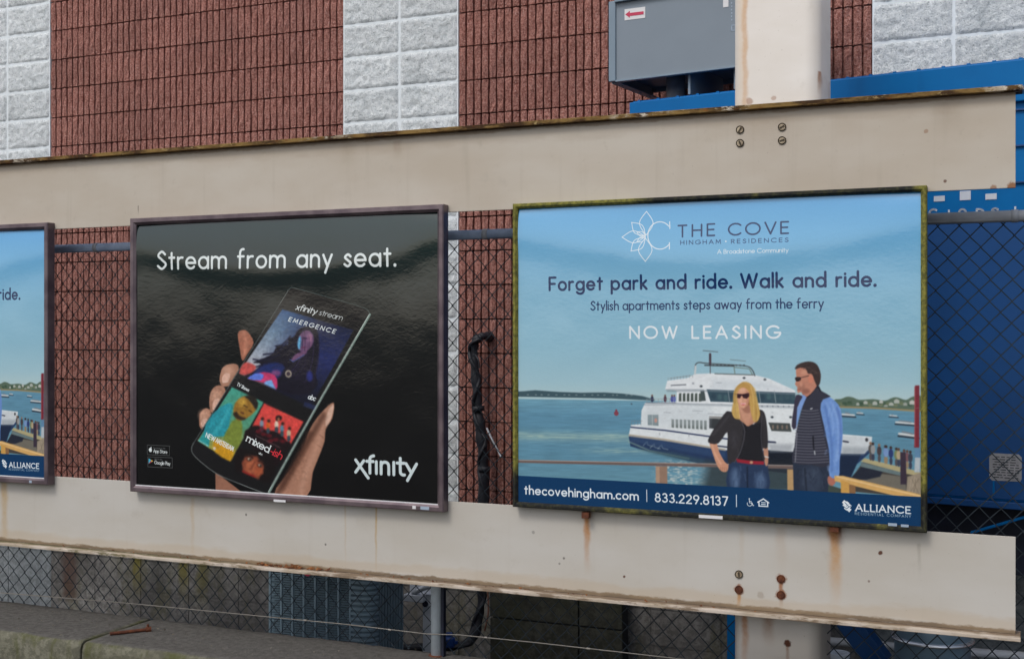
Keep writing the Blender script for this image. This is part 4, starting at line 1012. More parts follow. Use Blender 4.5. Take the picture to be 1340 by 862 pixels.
M['hopper_edge'] = simple('hopper_trim_paint', (0.20, 0.27, 0.34), 0.45, 0.05, 6, 0.1)
M['sticker'] = simple('white_sticker', (0.72, 0.72, 0.74), 0.4, 0.02, 6, 0)
M['sticker_red'] = simple('red_print', (0.55, 0.03, 0.09), 0.4, 0.02, 6, 0)
M['letter'] = simple('white_vinyl_letters', (0.60, 0.64, 0.72), 0.4, 0.02, 6, 0)
M['chalk'] = simple('faint_chalk', (0.34, 0.42, 0.52), 0.8, 0.02, 6, 0)
M['drum'] = simple('pale_blue_steel_drum', (0.16, 0.25, 0.33), 0.4, 0.1, 5, 0.15, 8, 0.01, metal=0.2)
M['band'] = simple('bright_steel_band', (0.72, 0.75, 0.80), 0.25, 0.03, 8, 0, metal=0.7)
def mat_print(name, img=None, bump=0.05, seed=0.0):
    t = NT(name)
    if img:
        uv = t.n('ShaderNodeUVMap'); im = t.n('ShaderNodeTexImage'); im.image = img; im.extension = 'EXTEND'
        t.t.links.new(uv.outputs[0], im.inputs[0]); t.set(im.outputs[0])
    t.set(None, 0.6, spec=0.04)
    t.p.inputs['Coat Weight'].default_value = 1.0; t.p.inputs['Coat Roughness'].default_value = 0.11; t.p.inputs['Coat IOR'].default_value = 1.66
    big = t.noise(3.2, 2, 0.4, stretch=(1, 1, 1)); fine = t.noise(62, 3, 0.5, stretch=(0.8, 1, 1.2), dist=0.4)
    t.bump(big, 0.6, 0.010); t.bump(fine, 0.35, 0.0009)
    t.t.links.new(t.p.inputs['Normal'].links[0].from_socket, t.p.inputs['Coat Normal'])
    return t.m
def mat_mossframe():
    t = NT('algae_stained_frame')
    p, x, y, z = t.coords()
    n1 = t.noise(2.6, 4, 0.7); n2 = t.noise(60, 5, 0.75)
    olive = t.mix(t.ramp(n2, 0.35, 0.65), (0.085, 0.085, 0.018), (0.26, 0.24, 0.045))
    dark = t.mix(t.ramp(n2, 0.45, 0.7), (0.008, 0.009, 0.010), (0.05, 0.05, 0.022))
    # left stile and left half of the top rail are green, the bottom rail mostly black
    gl = t.ramp(x, X(860, 4.36), X(800, 4.36)); gr = t.ramp(x, X(1190, 4.36), X(1206, 4.36))
    zz = t.ramp(z, Z(940, 640, 4.36), Z(940, 615, 4.36))
    f = t.math('MULTIPLY', t.math('MAXIMUM', gl, gr), zz)
    f = t.math('ADD', f, t.math('MULTIPLY', t.ramp(n1, 0.52, 0.68), 0.6), clamp=True)
    c = t.mix(f, dark, olive)
    t.set(c, 0.7, spec=0.3); t.bump(n2, 0.4, 0.002)
    return t.m
M['moss'] = mat_mossframe()

# ------------------------------------------------------------------ ground
me = bpy.data.meshes.new('ground'); me.from_pydata([(-1500, -1500, 0), (1500, -1500, 0), (1500, 1500, 0), (-1500, 1500, 0)], [], [(0, 1, 2, 3)])
me.materials.append(M['ground'])
g = bpy.data.objects.new('ground', me); COL.objects.link(g); tag(g, kind='structure')

# ------------------------------------------------------------------ the block wall
DW = 6.40
WY = CAMY + DW                                   # wall face
BH, BW = 0.2032, 0.3974
X0 = -6.245                                      # left edge of the first red panel
JZ = EYE + 1.281                                 # a bed joint
wall = empty('block_wall', (-3.2, WY, 0))
tag(wall, 'tall building wall of dark red ribbed blocks with pale grey split-face block columns', 'wall')
wl = Vector((-3.2, WY, 0))
rs = random.Random(11)
def ribbed_mesh(v):
    """eight ribs, each with a slightly broken face"""
    m = MB(); n = 8; pitch = BW / n; r = random.Random(100 + v)
    hz = BH - 0.008
    m.box((0, 0.030, 0), (BW, 0.06, hz))
    for i in range(n):
        a, b = i * pitch + 0.0060, (i + 1) * pitch - 0.0055
        rows = [0, hz * .28, hz * .52, hz * .77, hz]
        vs = []
        for j, h in enumerate(rows):
            e1, e2 = r.uniform(-.002, .002), r.uniform(-.002, .002)
            vs += [(a + e1, 0.033, h), (a + e1, r.uniform(-.001, .007), h), ((a + b) / 2 + e2, r.uniform(-.007, .004), h), (b + e2, r.uniform(-.001, .007), h), (b + e2, 0.033, h)]
        fs = []
        for j in range(4):
            for k in range(4): fs.append((j * 5 + k, j * 5 + k + 1, (j + 1) * 5 + k + 1, (j + 1) * 5 + k))
        fs += [(0, 1, 2, 3, 4)[::-1], (20, 21, 22, 23, 24)]
        m.add(vs, fs)
    o = m.build('ribbed_block', M['red'])
    me = o.data; bpy.data.objects.remove(o); return me
def split_mesh(v, depth=0.012):
    m = MB(); r = random.Random(200 + v); nx, nz = 26, 14
    w, h = BW - 0.007, BH - 0.007
    vs = []; fs = []
    for j in range(nz + 1):
        for i in range(nx + 1):
            ex = min(i, nx - i) / 1.1; ez = min(j, nz - j) / 1.1
            e = min(1, ex) * min(1, ez)
            nn = mnoise.noise((i * 0.30 + v * 13, j * 0.32, 3.3)) * 0.5 + mnoise.noise((i * .85 + v * 5, j * .85, 9.3)) * 0.55 + r.uniform(-.45, .45)
            vs.append((w * i / nx, -(0.004 + depth * 0.40 + depth * 0.85 * nn) * e - 0.001 + (0.002 if e == 0 else 0), h * j / nz))
    for j in range(nz):
        for i in range(nx):
            a = j * (nx + 1) + i
            fs.append((a, a + 1, a + nx + 2, a + nx + 1))
    m.add(vs, fs)
    m.box((0, 0.0012, 0), (w, 0.05, h))
    o = m.build('split_face_block', M['grey'])
    me = o.data; bpy.data.objects.remove(o)
    me.polygons.foreach_set('use_smooth', [len(p.vertices) == 4 and abs(p.normal.y) < 0.999 for p in me.polygons])
    return me
def plain_mesh(v, mat, name):
    m = MB(); r = random.Random(300 + v)
    w, h = BW - 0.007, BH - 0.007
    m.box((0, 0.004 + r.uniform(-.001, .003), 0), (w, 0.05, h))
    o = m.build(name, mat); me = o.data; bpy.data.objects.remove(o); return me
RIB = [ribbed_mesh(i) for i in range(7)]
SPL = [split_mesh(i) for i in range(9)]
CMU = [plain_mesh(i, M['cmu'], 'concrete_block') for i in range(3)]
CMUP = [plain_mesh(i, M['cmu_pale'], 'concrete_block') for i in range(3)]
CMUD = [plain_mesh(i, M['cmu_dark'], 'concrete_block') for i in range(2)]
zones = [(-2, 0, 'grey'), (0, 6, 'red'), (6, 8, 'grey'), (8, 14, 'red'), (14, 16, 'grey')]
def zone(i):
    for a, b, k in zones:
        if a <= i < b: return k
def in_view(i, k):
    """block column i, course k: does it show past the signs, beams and container (with a margin for a step aside)"""
    x0 = X0 + i * BW; x1 = x0 + BW; z0 = JZ + k * BH - EYE; z1 = z0 + BH
    if x0 > -1.35 and z1 < 1.02 and z0 > -0.72: return False        # behind the blue container
    def pix(x, z):
        a = math.atan2(x, DW); ph = a + R(YAW); zz = DW / math.cos(a) * math.cos(ph)
        return 670 + FPX * math.tan(ph), 431 - z / zz * FPX
    pts = [pix(x, z) for x in (x0, x1) for z in (z0, z1)]
    if max(p[1] for p in pts) < -20 or min(p[0] for p in pts) > 1380 or max(p[0] for p in pts) < -45: return False
    def hidden(ax, ay, bx, by): return all(ax < p[0] < bx and ay < p[1] < by for p in pts)
    if hidden(178, 268, 572, 655) or hidden(682, 240, 1205, 680) or hidden(-60, 292, 55, 634): return False
    return True
for k in range(-16, 6):
    for i in range(-2, 16):
        if not in_view(i, k): continue
        shade_col = 6 <= i < 8  # pale column whose low blocks take darker concrete to paint in shade
        x = X0 + i * BW; z = JZ + k * BH
        if zone(i) == 'red':
            if k >= -12: me, nm, off = RIB[rs.randrange(7)], 'ribbed_block', 0.004
            else:
                dark = False
                me, nm, off = (CMUD if dark else CMU)[rs.randrange(2)], 'concrete_block', 0.004
        else:
            if k >= -12: me, nm, off = SPL[rs.randrange(9)], 'split_face_block', 0.0035
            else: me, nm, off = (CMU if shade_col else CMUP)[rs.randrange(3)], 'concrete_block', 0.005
        o = link_mesh(nm, me, wall, Vector((x + off - 0.004 + (0.0 if nm == 'ribbed_block' else 0.004), WY, z + off)) - wl)
# mortar beds behind the blocks
for a, b, kd in zones:
    xa, xb = X0 + a * BW - wl.x, X0 + b * BW - wl.x
    z0 = JZ - 12 * BH
    if kd == 'red':
        MB().box((xa + .002, 0.024 + .012, z0), (xb - .002, 0.2, JZ + 7 * BH)).build('mortar_bed', M['mortar_red'], wall)
        MB().box((xa + .002, 0.010, 0), (xb - .002, 0.2, z0 - .002)).build('mortar_bed', M['cmu'], wall)
    else:
        MB().box((xa, -0.0015, z0), (xb, 0.2, JZ + 7 * BH)).build('mortar_bed', M['mortar_grey'], wall)
        MB().box((xa, 0.0095, 0), (xb, 0.2, z0 - .002)).build('mortar_bed', M['cmu'] if a == 6 else M['cmu_pale'], wall)  # lower bed of the shaded column in the same darker concrete
# plain continuation of the building outside the picture
MB().box((-14 - wl.x, 0.03, 0), (X0 - 2 * BW - wl.x - .004, 0.25, JZ + 7 * BH)).build('wall_core', M['cmu'], wall)
MB().box((X0 + 16 * BW - wl.x + .004, 0.03, 0), (9 - wl.x, 0.25, JZ + 7 * BH)).build('wall_core', M['red'], wall)

# ------------------------------------------------------------------ steel frame that carries the signs
DB = 4.42                                        # face of the beam webs
BYF = CAMY + DB
sf = empty('sign_support_frame', (X(1025, 4.61), CAMY + 4.61, 0))
tag(sf, 'cream painted steel frame of two long rust-streaked beams bolted to one column', 'frame')
sfl = sf.location.copy()
ZU1, ZU0 = EYE + 0.816, EYE + 0.486
ZL1, ZL0 = EYE - 0.712, EYE - 1.046
XE = X(1329, DB)
up_st = [(X(1003, DB), ZU1 - .03, .25, .10, .22, (0.30, 0.20, 0.12)), (X(1240, DB), ZU1 - .02, .14, .05, .25, (0.25, 0.18, 0.12)), (X(1110, DB), ZU1 - .05, .2, .05, .15, (0.34, 0.24, 0.16)),
         (X(520, DB), ZU1 - .02, .1, .02, .4, (0.28, 0.2, 0.13)), (X(455, DB), ZU1 - .02, .12, .04, .3, (0.3, 0.24, 0.16)), (X(181, DB), Z(181, 270, DB), .05, .003, .9, (0.10, 0.08, 0.06))]
up_sp = [(X(1300, DB), Z(1300, 246, DB), .012, .7, RUST), (X(1325, DB), Z(1325, 245, DB), .02, .9, RUST), (X(1237, DB), Z(1237, 237, DB), .006, .8, RUSTD), (X(1212, DB), Z(1212, 172, DB), .008, .5, RUST)]
M['beam_up'] = mat_cream('cream_beam_paint_upper', up_st, up_sp, [(ZU1 - 0.004, 0.013, 0.6, (0.16, 0.09, 0.045), 30), (ZU1 - 0.02, 0.05, 0.22, (0.28, 0.20, 0.13), 9)], grime=0.8)  # brown bands under the top flange also paint its thin soft shadow
lo_st = [(X(768, DB), Z(768, 672, DB), .27, .013, 1.0, (0.40, 0.17, 0.04)), (X(768, DB), Z(768, 670, DB), .05, .022, .9, (0.25, 0.09, 0.02)),
         (X(1093, DB), Z(1093, 690, DB), .34, .020, 1.0, (0.47, 0.25, 0.09)), (X(1093, DB), Z(1093, 690, DB), .09, .026, .95, (0.26, 0.09, 0.025)), (X(1100, DB), Z(1100, 690, DB), .05, .006, .9, RUSTD),
         (X(492, DB), Z(492, 662, DB), .36, .005, .85, YEL), (X(452, DB), Z(452, 662, DB), .34, .004, .4, YEL), (X(6, DB), Z(6, 632, DB), .5, .020, .7, YEL), (X(-6, DB), Z(0, 632, DB), .5, .02, .5, YEL),
         (X(252, DB), Z(252, 652, DB), .4, .01, .35, YEL), (X(967, DB), Z(967, 776, DB), .08, .007, .95, (0.42, 0.2, 0.06)), (X(1022, DB), Z(1022, 762, DB), .12, .007, .95, (0.3, 0.11, 0.03)),
         (X(1022, DB), Z(1022, 690, DB), .2, .02, .3, (0.40, 0.26, 0.15)), (X(970, DB), Z(970, 690, DB), .22, .01, .25, (0.42, 0.30, 0.18)), (X(1203, DB), Z(1203, 712, DB), .14, .006, .35, (0.2, 0.17, 0.13))]
lo_sp = [(X(1152, DB), Z(1152, 723, DB), .009, .95, RUSTD), (X(817, DB), Z(817, 754, DB), .006, .9, RUSTD), (X(698, DB), Z(698, 696, DB), .007, .6, (0.2, 0.19, 0.18)), (X(738, DB), Z(738, 730, DB), .006, .8, (0.12, 0.11, 0.10)),
         (X(732, DB), Z(732, 737, DB), .005, .6, (0.12, 0.11, 0.10)), (X(995, DB), Z(995, 778, DB), .014, .5, (0.3, 0.25, 0.2)), (X(1137, DB), Z(1137, 760, DB), .005, .6, RUSTD), (X(322, DB), Z(322, 673, DB), .006, .8, (0.1, 0.09, 0.08)),
         (X(967, DB), Z(967, 771, DB), .020, .8, (0.25, 0.09, 0.03)), (X(1022, DB), Z(1022, 778, DB), .021, .9, (0.22, 0.075, 0.02)), (X(1022, DB), Z(1022, 757, DB), .020, .8, (0.22, 0.075, 0.02)), (X(426, DB), Z(426, 712, DB), .006, .8, (0.1, 0.09, 0.08))]
M['beam_lo'] = mat_cream('cream_beam_paint_lower', lo_st, lo_sp, [(ZL0 + 0.006, 0.014, 0.9, (0.13, 0.085, 0.045), 34), (ZL0 + 0.03, 0.035, 0.30, (0.42, 0.30, 0.17), 9)], base=(0.475, 0.445, 0.395), base2=(0.52, 0.50, 0.465), grime=0.45)
M['flange_lo'] = mat_flange()
def beam(z0, z1, mat, up):
    w = MB().box((-9.0 - sfl.x, BYF - sfl.y, z0), (XE - sfl.x, BYF + 0.010 - sfl.y, z1)).build('beam', mat, sf, bevel=0.0015)
    if up:
        f = MB().box((-9.0 - sfl.x, BYF - 0.030 - sfl.y, z1 + .0005), (XE + .022 - sfl.x, BYF + 0.062 - sfl.y, z1 + 0.0175)).build('flange', M['rust_edge'], w, bevel=0.002)
        MB().box((XE + .0225 - sfl.x, BYF - 0.029 - sfl.y, z1 + .001), (XE + .026 - sfl.x, BYF + 0.060 - sfl.y, z1 + .013)).build('flange_end', M['flange_lo'], w)
    else:
        f = MB().box((-9.0 - sfl.x, BYF - 0.050 - sfl.y, z0 - .0135), (XE + .016 - sfl.x, BYF + 0.062 - sfl.y, z0 - .0005)).build('flange', M['flange_lo'], w, bevel=0.002)
    return w
bu = beam(ZU0, ZU1, M['beam_up'], True)
bl = beam(ZL0, ZL1, M['beam_lo'], False)
def bolt(px, py, mat, par):
    p = P(px, py, DB) - sfl
    r = 0.0155
    b = MB()
    b.lathe([(0.001, -0.0030), (r * .74, -0.0030), (r * .80, -0.0008), (r * .86, -0.0008), (r * .90, -0.0042), (r * .98, -0.0042), (r, 0.0)], 16, (p.x, p.y, p.z), 'y')
    a = random.uniform(0, 3.1)
    o = b.build('bolt', mat, par)
    # raised slot bar across the head
    s = MB(); dx, dz = math.cos(a) * r * .62, math.sin(a) * r * .62; nx, nz = -math.sin(a) * .0028, math.cos(a) * .0028
    pts = [(p.x - dx - nx, p.z - dz - nz), (p.x + dx - nx, p.z + dz - nz), (p.x + dx + nx, p.z + dz + nz), (p.x - dx + nx, p.z - dz + nz)]
    b2 = MB(); b2.v = list(o.data.vertices and [tuple(v.co) for v in o.data.vertices]); b2.f = [tuple(q.vertices) for q in o.data.polygons]
    b2.prism(pts, 'y', p.y - 0.0046, p.y - 0.0028)
    bpy.data.objects.remove(o)
    nh = len(b2.v) - 8
    ob = b2.build('bolt', mat, par, fix=True)
    if mat is M['bolt_old']:
        ob.data.materials.append(M['bolt_dark'])
        for q in ob.data.polygons:
            rad = min(math.hypot(ob.data.vertices[i].co.x - p.x, ob.data.vertices[i].co.z - p.z) for i in q.vertices)
            if max(q.vertices) >= nh or rad > r * .72: q.material_index = 1
for px, py in ((968.5, 170), (1023.5, 166.5), (968.5, 187.5), (1023.5, 184)): bolt(px, py, M['bolt_old'], bu)
for px, py, mk in ((967, 751, 'bolt_old'), (1022, 757, 'bolt_rust'), (967, 771, 'bolt_rust'), (1022, 778, 'bolt_rust')): bolt(px, py, M[mk], bl)
# the column: square tube with wide rounded corners
def rr(w, h, r, n=8):
    o = []
    for cx, cy, a in ((w - r, h - r, 0), (-w + r, h - r, 90), (-w + r, -h + r, 180), (w - r, -h + r, 270)):
        o += [(cx + r * math.cos(R(a + 90 * i / n)), cy + r * math.sin(R(a + 90 * i / n))) for i in range(n + 1)]
    return o
cst = [(X(974, 4.44), EYE + 1.6, 2.0, .010, .8, (0.42, 0.20, 0.07)), (X(970, 4.44), EYE + 1.6, 2.5, .02, .4, (0.55, 0.40, 0.24)), (X(1070, 4.44), Z(1070, 92, 4.44), .10, .005, .9, RUST), (X(974, 4.44), ZL0, .3, .013, .9, (0.40, 0.17, 0.06)), (X(1005, 4.44), ZL0, .16, .02, .8, (0.30, 0.14, 0.06)),
       (X(1030, 4.44), Z(1030, 838, 4.44), .2, .006, .6, RUST)]
csp = [(X(1030, 4.44), Z(1030, 842, 4.44), .014, .95, RUSTD), (X(980, 4.44), Z(980, 132, 4.44), .014, .6, RUST), (X(1012, 4.44), Z(1012, 128, 4.44), .010, .5, RUST)]
M['column'] = mat_cream('cream_column_paint', cst, csp, None, base=(0.56, 0.52, 0.47), base2=(0.64, 0.61, 0.58), grime=0.35)
cw = 0.162
cm = MB().prism(rr(cw, cw, 0.055), 'z', 0.004, EYE + 2.2)
cm.build('column', M['column'], sf, smooth=True)
cc = MB().box((-cw - .08, -cw - .08, 0.003), (cw + .08, cw + .08, 0.028)).build('base_plate', M['flange_lo'], sf, bevel=0.003)
# loose rust flakes lying on the lower flange
fl = MB(); r = random.Random(5)
for i in range(150):
    if i < 90: px = r.gauss(385, 22)
    else: px = r.uniform(80, 1000)
    xx = X(px, DB) - sfl.x; yy = BYF - r.uniform(.002, .03) - sfl.y; s_ = r.uniform(.004, .013) if i < 90 else r.uniform(.003, .008)
    vs = [(xx + r.uniform(-s_, s_) * 1.6, yy + r.uniform(-s_, s_) * .6, ZL0 + r.uniform(0.0, s_ * 1.5)) for _ in range(4)]
    vs[0] = (vs[0][0], vs[0][1], ZL0 + .0005)
    fl.add(vs, [(0, 1, 2), (0, 2, 3), (0, 3, 1), (1, 3, 2)])
fo = fl.build('rust_flakes', M['rust'], sf); fo['kind'] = 'stuff'

# ------------------------------------------------------------------ advertising signs
def sign(name, quad_x, z0, z1, frame_mat, side_mat, fw, poster_mat, label, lip, depth=0.042, D=4.372):
    """quad_x = (left x, right x) of the outer frame; front face at distance D; the back rests on the beam webs"""
    xl, xr = quad_x
    y0 = CAMY + D
    e = empty(name, ((xl + xr) / 2, y0, z0)); tag(e, label, 'sign', 'framed advertising signs hung on the beams')
    w, h = (xr - xl) / 2, z1 - z0
    yb = BYF - y0 - 0.0008
    # four mitred frame members
    prof = [(0.0, yb), (0.0, 0.004), (0.004, 0.0), (fw - lip, 0.0), (fw, 0.010), (fw, 0.020)]   # (inset, y)
    corners = [(-w, 0, 1, 1), (w, 0, -1, 1), (w, h, -1, -1), (-w, h, 1, -1)]
    for k in range(4):
        a = corners[k]; b = corners[(k + 1) % 4]
        vs = []; n = len(prof)
        for (cx, cz, sx, sz) in (a, b):
            for ins, yy in prof: vs.append((cx + sx * ins, yy, cz + sz * ins))
        fs = [(i, i + 1, n + i + 1, n + i) for i in range(n - 1)] + [(n - 1, 0, n, 2 * n - 1)]
        fs += [tuple(range(n)), tuple(range(n, 2 * n))[::-1]]
        MB().add(vs, fs).build('frame_rail' if k % 2 == 0 else 'frame_stile', frame_mat, e)
    # backing panel
    MB().box((-w + .004, 0.026, .004), (w - .004, yb - .0005, h - .004)).build('backing_panel', side_mat, e)
    if fw > .025: MB().box((-w + fw * .6, 0.0075, fw - .0035), (w - fw * .6, 0.0098, fw + .0015)).build('white_strip', M['sticker'], e)  # white strip along the inner bottom edge of the metal frames
    # poster, gently cockled sheet
    nx, nz = 60, 48
    pw, ph = w - fw + 0.001, h - 2 * fw + 0.002
    vs = []; fs = []
    for j in range(nz + 1):
        for i in range(nx + 1):
            u, v = i / nx, j / nz
            edge = min(1, min(u, 1 - u, v, 1 - v) * 8)
            vb = .86 + .10 * abs(2 * u - 1) ** 1.6 + .02 * mnoise.noise((u * 6 + xl, 4.1, 0)); kk = max(0.0, (v - vb) / (1 - vb))
            yy = 0.0135 - 0.0030 * min(1, min(u, 1 - u, v) * 8) - 0.0016 * edge * mnoise.noise((u * 4 + xl, v * 1.8, 1.7)) + 0.0085 * kk ** 2 - .004 * math.exp(-((v - vb + .05) / .05) ** 2)
            vs.append((-pw + 2 * pw * u, yy, fw - .001 + ph * v))
    for j in range(nz):
        for i in range(nx):
            a = j * (nx + 1) + i
            fs.append((a, a + 1, a + nx + 2, a + nx + 1))
    me = bpy.data.meshes.new('poster'); me.from_pydata(vs, [], fs); me.materials.append(poster_mat)
    uvl = me.uv_layers.new(name='UVMap')
    li = np.zeros(len(me.loops), np.int32); me.loops.foreach_get('vertex_index', li)
    uv = np.stack([(li % (nx + 1)) / nx, (li // (nx + 1)) / nz], -1).astype(np.float32)
    uvl.data.foreach_set('uv', uv.ravel())
    me.polygons.foreach_set('use_smooth', [True] * len(me.polygons))
    p = bpy.data.objects.new('poster', me); COL.objects.link(p); p.parent = e
    return e
def sticker(e, px, py, w, h, mat, D=4.372, name='sticker'):
    p = P(px, py, D) - e.location
    return MB().box((p.x - w / 2, -0.0012, p.z - h / 2), (p.x + w / 2, -0.0002, p.z + h / 2)).build(name, mat, e)
pr_cove = mat_print('glossy_print_cove', paint_cove())
pr_stream = mat_print('glossy_print_stream', paint_stream())
DS = 4.372
sc_ = sign('poster_sign', (X(670.5, DS), X(1212.5, DS)), Z(942, 680, DS), Z(942, 254.5, DS), M['moss'], M['black'], 0.020, pr_cove,
           'blue THE COVE ferry poster in an algae-stained frame, right of the black poster', 0.008)
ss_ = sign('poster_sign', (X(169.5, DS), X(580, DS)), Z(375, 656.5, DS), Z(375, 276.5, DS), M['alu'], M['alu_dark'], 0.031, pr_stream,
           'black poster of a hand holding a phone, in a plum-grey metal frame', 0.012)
wthird = X(580, DS) - X(169.5, DS)
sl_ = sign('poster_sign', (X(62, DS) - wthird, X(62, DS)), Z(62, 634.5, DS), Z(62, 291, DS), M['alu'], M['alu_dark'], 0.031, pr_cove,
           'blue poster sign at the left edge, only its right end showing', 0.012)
for px, py in ((768, 673), (1093, 690.5)):
    p = P(px, py, 4.40) - sc_.location
    MB().box((p.x - .015, .006, p.z - .012), (p.x + .015, .030, p.z + .012)).build('clip', M['bolt_rust'], sc_, bevel=.002)
sticker(ss_, 366, 655, .062, .010, M['sticker']); sticker(ss_, 542, 663.5, .016, .013, M['sticker']); sticker(ss_, 556, 664.5, .040, .013, M['chalk'])
sticker(sc_, 930, 676, .090, .012, M['sticker']); sticker(sc_, 1168, 686, .030, .010, M['chalk']); sticker(sc_, 1184, 687.5, .026, .009, M['chalk'])
sticker(sl_, 40, 630, .016, .012, M['chalk'])

# ------------------------------------------------------------------ chain-link fence
DF = 4.632
fy = CAMY + DF
ZTOP, ZBOT = EYE + 0.405, EYE - 1.408
fence = empty('chain_link_fence', (X(572, 4.60), CAMY + 4.60, EYE - 1.41))
tag(fence, 'weathered chain-link fence with a pipe top rail behind the cream beams', 'fence')
fL = fence.location.copy()
def fv(p): return Vector(p) - fL
MB().tube([fv((-9, CAMY + 4.60, ZTOP)), fv((X(676, 4.60) + .3, CAMY + 4.60, ZTOP))], 0.021, 12).build('top_rail', M['rail'], fence, smooth=True)
MB().tube([fv((X(676, 4.60) + .3, CAMY + 4.60, ZTOP)), fv((3.0, CAMY + 4.60, ZTOP))], 0.0212, 12).build('top_rail', M['rail_grey'], fence, smooth=True)
for px in (127, 636, 1328):
    q = X(px, 4.60)
    MB().tube([fv((q - .012, CAMY + 4.60, ZTOP)), fv((q + .012, CAMY + 4.60, ZTOP))], 0.0235, 12).build('rail_collar', M['rail_grey'], fence, smooth=True)
def post(x):
    MB().tube([fv((x, CAMY + 4.60, EYE - 1.41)), fv((x, CAMY + 4.60, ZTOP - .02))], 0.0255, 16).build('post', M['post'], fence, smooth=True)
    MB().box(fv((x + .028, CAMY + 4.585, EYE - 1.41)), fv((x + .040, CAMY + 4.61, ZTOP + .02))).build('tension_bar', M['navy_post'], fence)
    MB().lathe([(0.001, 0.003), (0.034, 0.003), (0.038, 0.0)], 16, tuple(fv((x, CAMY + 4.60, EYE - 1.41)))).build('post_foot', M['bolt_rust'], fence)
post(X(571.5, 4.60)); post(X(571.5, 4.60) - 3.4); post(X(571.5, 4.60) + 3.05)
DX, DZ = 0.0745, 0.079
wm = MB(); r = random.Random(2)
nrow = int(round((ZTOP + .02 - ZBOT) / (DZ / 2)))
dz2 = (ZTOP + .02 - ZBOT) / nrow
x_a = -7.4
DX *= 0.5
ncol = int((2.2 - x_a) / DX)
rowoff = [0.005 * math.sin(j * 0.31) for j in range(nrow + 2)]
for i in range(ncol):
    x = x_a + i * DX
    pts = []
    for j in range(nrow + 1):
        s = (1 if j % 2 else -1) * (1 if i % 2 else -1)
        sag = 0.006 * math.sin(x * 2.1 + j * 0.11) + r.uniform(-.0012, .0012)
        pts.append(fv((x + s * (DX / 2 + 0.0006) + rowoff[j], fy + 0.0028 * s + 0.004 * math.sin(x * 1.3 + j * .2), ZBOT + j * dz2 + sag)))
    pts = [pts[0] + Vector((0.006, 0, -0.004))] + pts
    wm.tube(pts, 0.0029, 4, cap=False)
wo_ = wm.build('wire_mesh', M['wire'], fence, smooth=True, fix=False); wo_['kind'] = 'stuff'
tw = [P(-60, 770, DF - .064), P(0, 775, DF - .064), P(160, 788, DF - .064), P(345, 806, DF - .064), P(450, 816, DF - .064), P(560, 829, DF - .064), P(600, 830, DF - .064), P(700, 840, DF - .064), P(815, 853, DF - .064), P(1000, 874, DF - .064)]
MB().tube([fv(p) for p in tw], 0.0023, 6).build('tension_wire', M['wire_pale'], fence, smooth=True)
for px, py in ((400, 811), (510, 823.5), (636, 833.5), (770, 848)):
    p = fv(P(px, py, DF - .066)); MB().tube([p + Vector((-.007, 0, 0)), p + Vector((.007, 0, 0))], 0.0045, 6).build('wire_tie', M['wire_pale'], fence)

# ------------------------------------------------------------------ concrete ledge blocks, with worn arrises
def ledge(xa, xb, label, seed):
    y0, y1 = CAMY + 4.17, CAMY + 4.645
    zt = EYE - 1.41
    nx = max(4, int((xb - xa) / 0.03)); prof = []
    # outline (y, z) with rounded front arris, densely stepped
    prof = [(y0, 0.0), (y0, zt * .5), (y0, zt - .06), (y0 + .0, zt - .030), (y0 + .010, zt - .010), (y0 + .026, zt)] + [(y0 + .026 + (y1 - y0 - .04) * i / 12, zt) for i in range(1, 13)] + [(y1 - .004, zt - .004), (y1, zt - .02), (y1, 0.0)]
    n = len(prof); vs = []; fs = []
    for i in range(nx + 1):
        x = xa + (xb - xa) * i / nx
        e = min(i, nx - i)
        for j, (y, z) in enumerate(prof):
            a = mnoise.noise((x * 9 + seed, y * 9, z * 9)) * .006 + mnoise.noise((x * 30, y * 30 + seed, z * 30)) * .003
            chip = 0.010 * max(0, mnoise.noise((x * 14 + seed, 3.1, j * .7))) if 3 <= j <= 5 else 0
            if e == 0 and 3 <= j <= 18: z -= .006
            vs.append((x, y + (-a if j <= 4 else 0) + chip * .6, z + (a if j >= 4 and j < n - 1 else 0) - chip * .6))
    for i in range(nx):
        for j in range(n - 1):
            fs.append((i * n + j, i * n + j + 1, (i + 1) * n + j + 1, (i + 1) * n + j))
    fs.append(tuple(range(n))); fs.append(tuple(nx * n + j for j in range(n))[::-1])
    cx = (xa + xb) / 2
    m = MB().add([(a - cx, b - y0, c) for a, b, c in vs], fs)
    o = m.build('concrete_ledge', M['ledge']); o.location = (cx, y0, 0)
    o.data.polygons.foreach_set('use_smooth', [len(p.vertices) == 4 for p in o.data.polygons])
    tag(o, label, 'concrete block', 'concrete ledge blocks under the fence')
XJ = X(106, 4.17)
ledge(XJ - 3.0, XJ - .006, 'mossy concrete ledge block at bottom left, left of the joint', 4)
ledge(XJ + .006, XJ + 3.6, 'long concrete ledge block with the rusty pin and fence post on it', 9)
ledge(XJ + 3.612, XJ + 7.2, 'concrete ledge block under the right part of the fence', 15)
gr = MB(); r = random.Random(8)
for i in range(420):
    x = r.uniform(-6.2, -.3); dd = 4.20 + abs(r.gauss(0, .5)) % .43; s_ = r.uniform(.0015, .005)
    z_ = EYE - 1.41 + .0055
    vs = [(x + r.uniform(-s_, s_) * 1.5, CAMY + dd + r.uniform(-s_, s_) * 1.5, z_ + r.uniform(-.002, s_ * 1.3)) for _ in range(4)]
    gr.add(vs, [(0, 1, 2), (0, 2, 3), (0, 3, 1), (1, 3, 2)])
go = gr.build('grit', mat_concrete('ledge_grit', (.16, .14, .10), (.30, .27, .22), 0.0)); tag(go, 'loose grit and dirt lying on the concrete ledge', 'grit', kind='stuff')
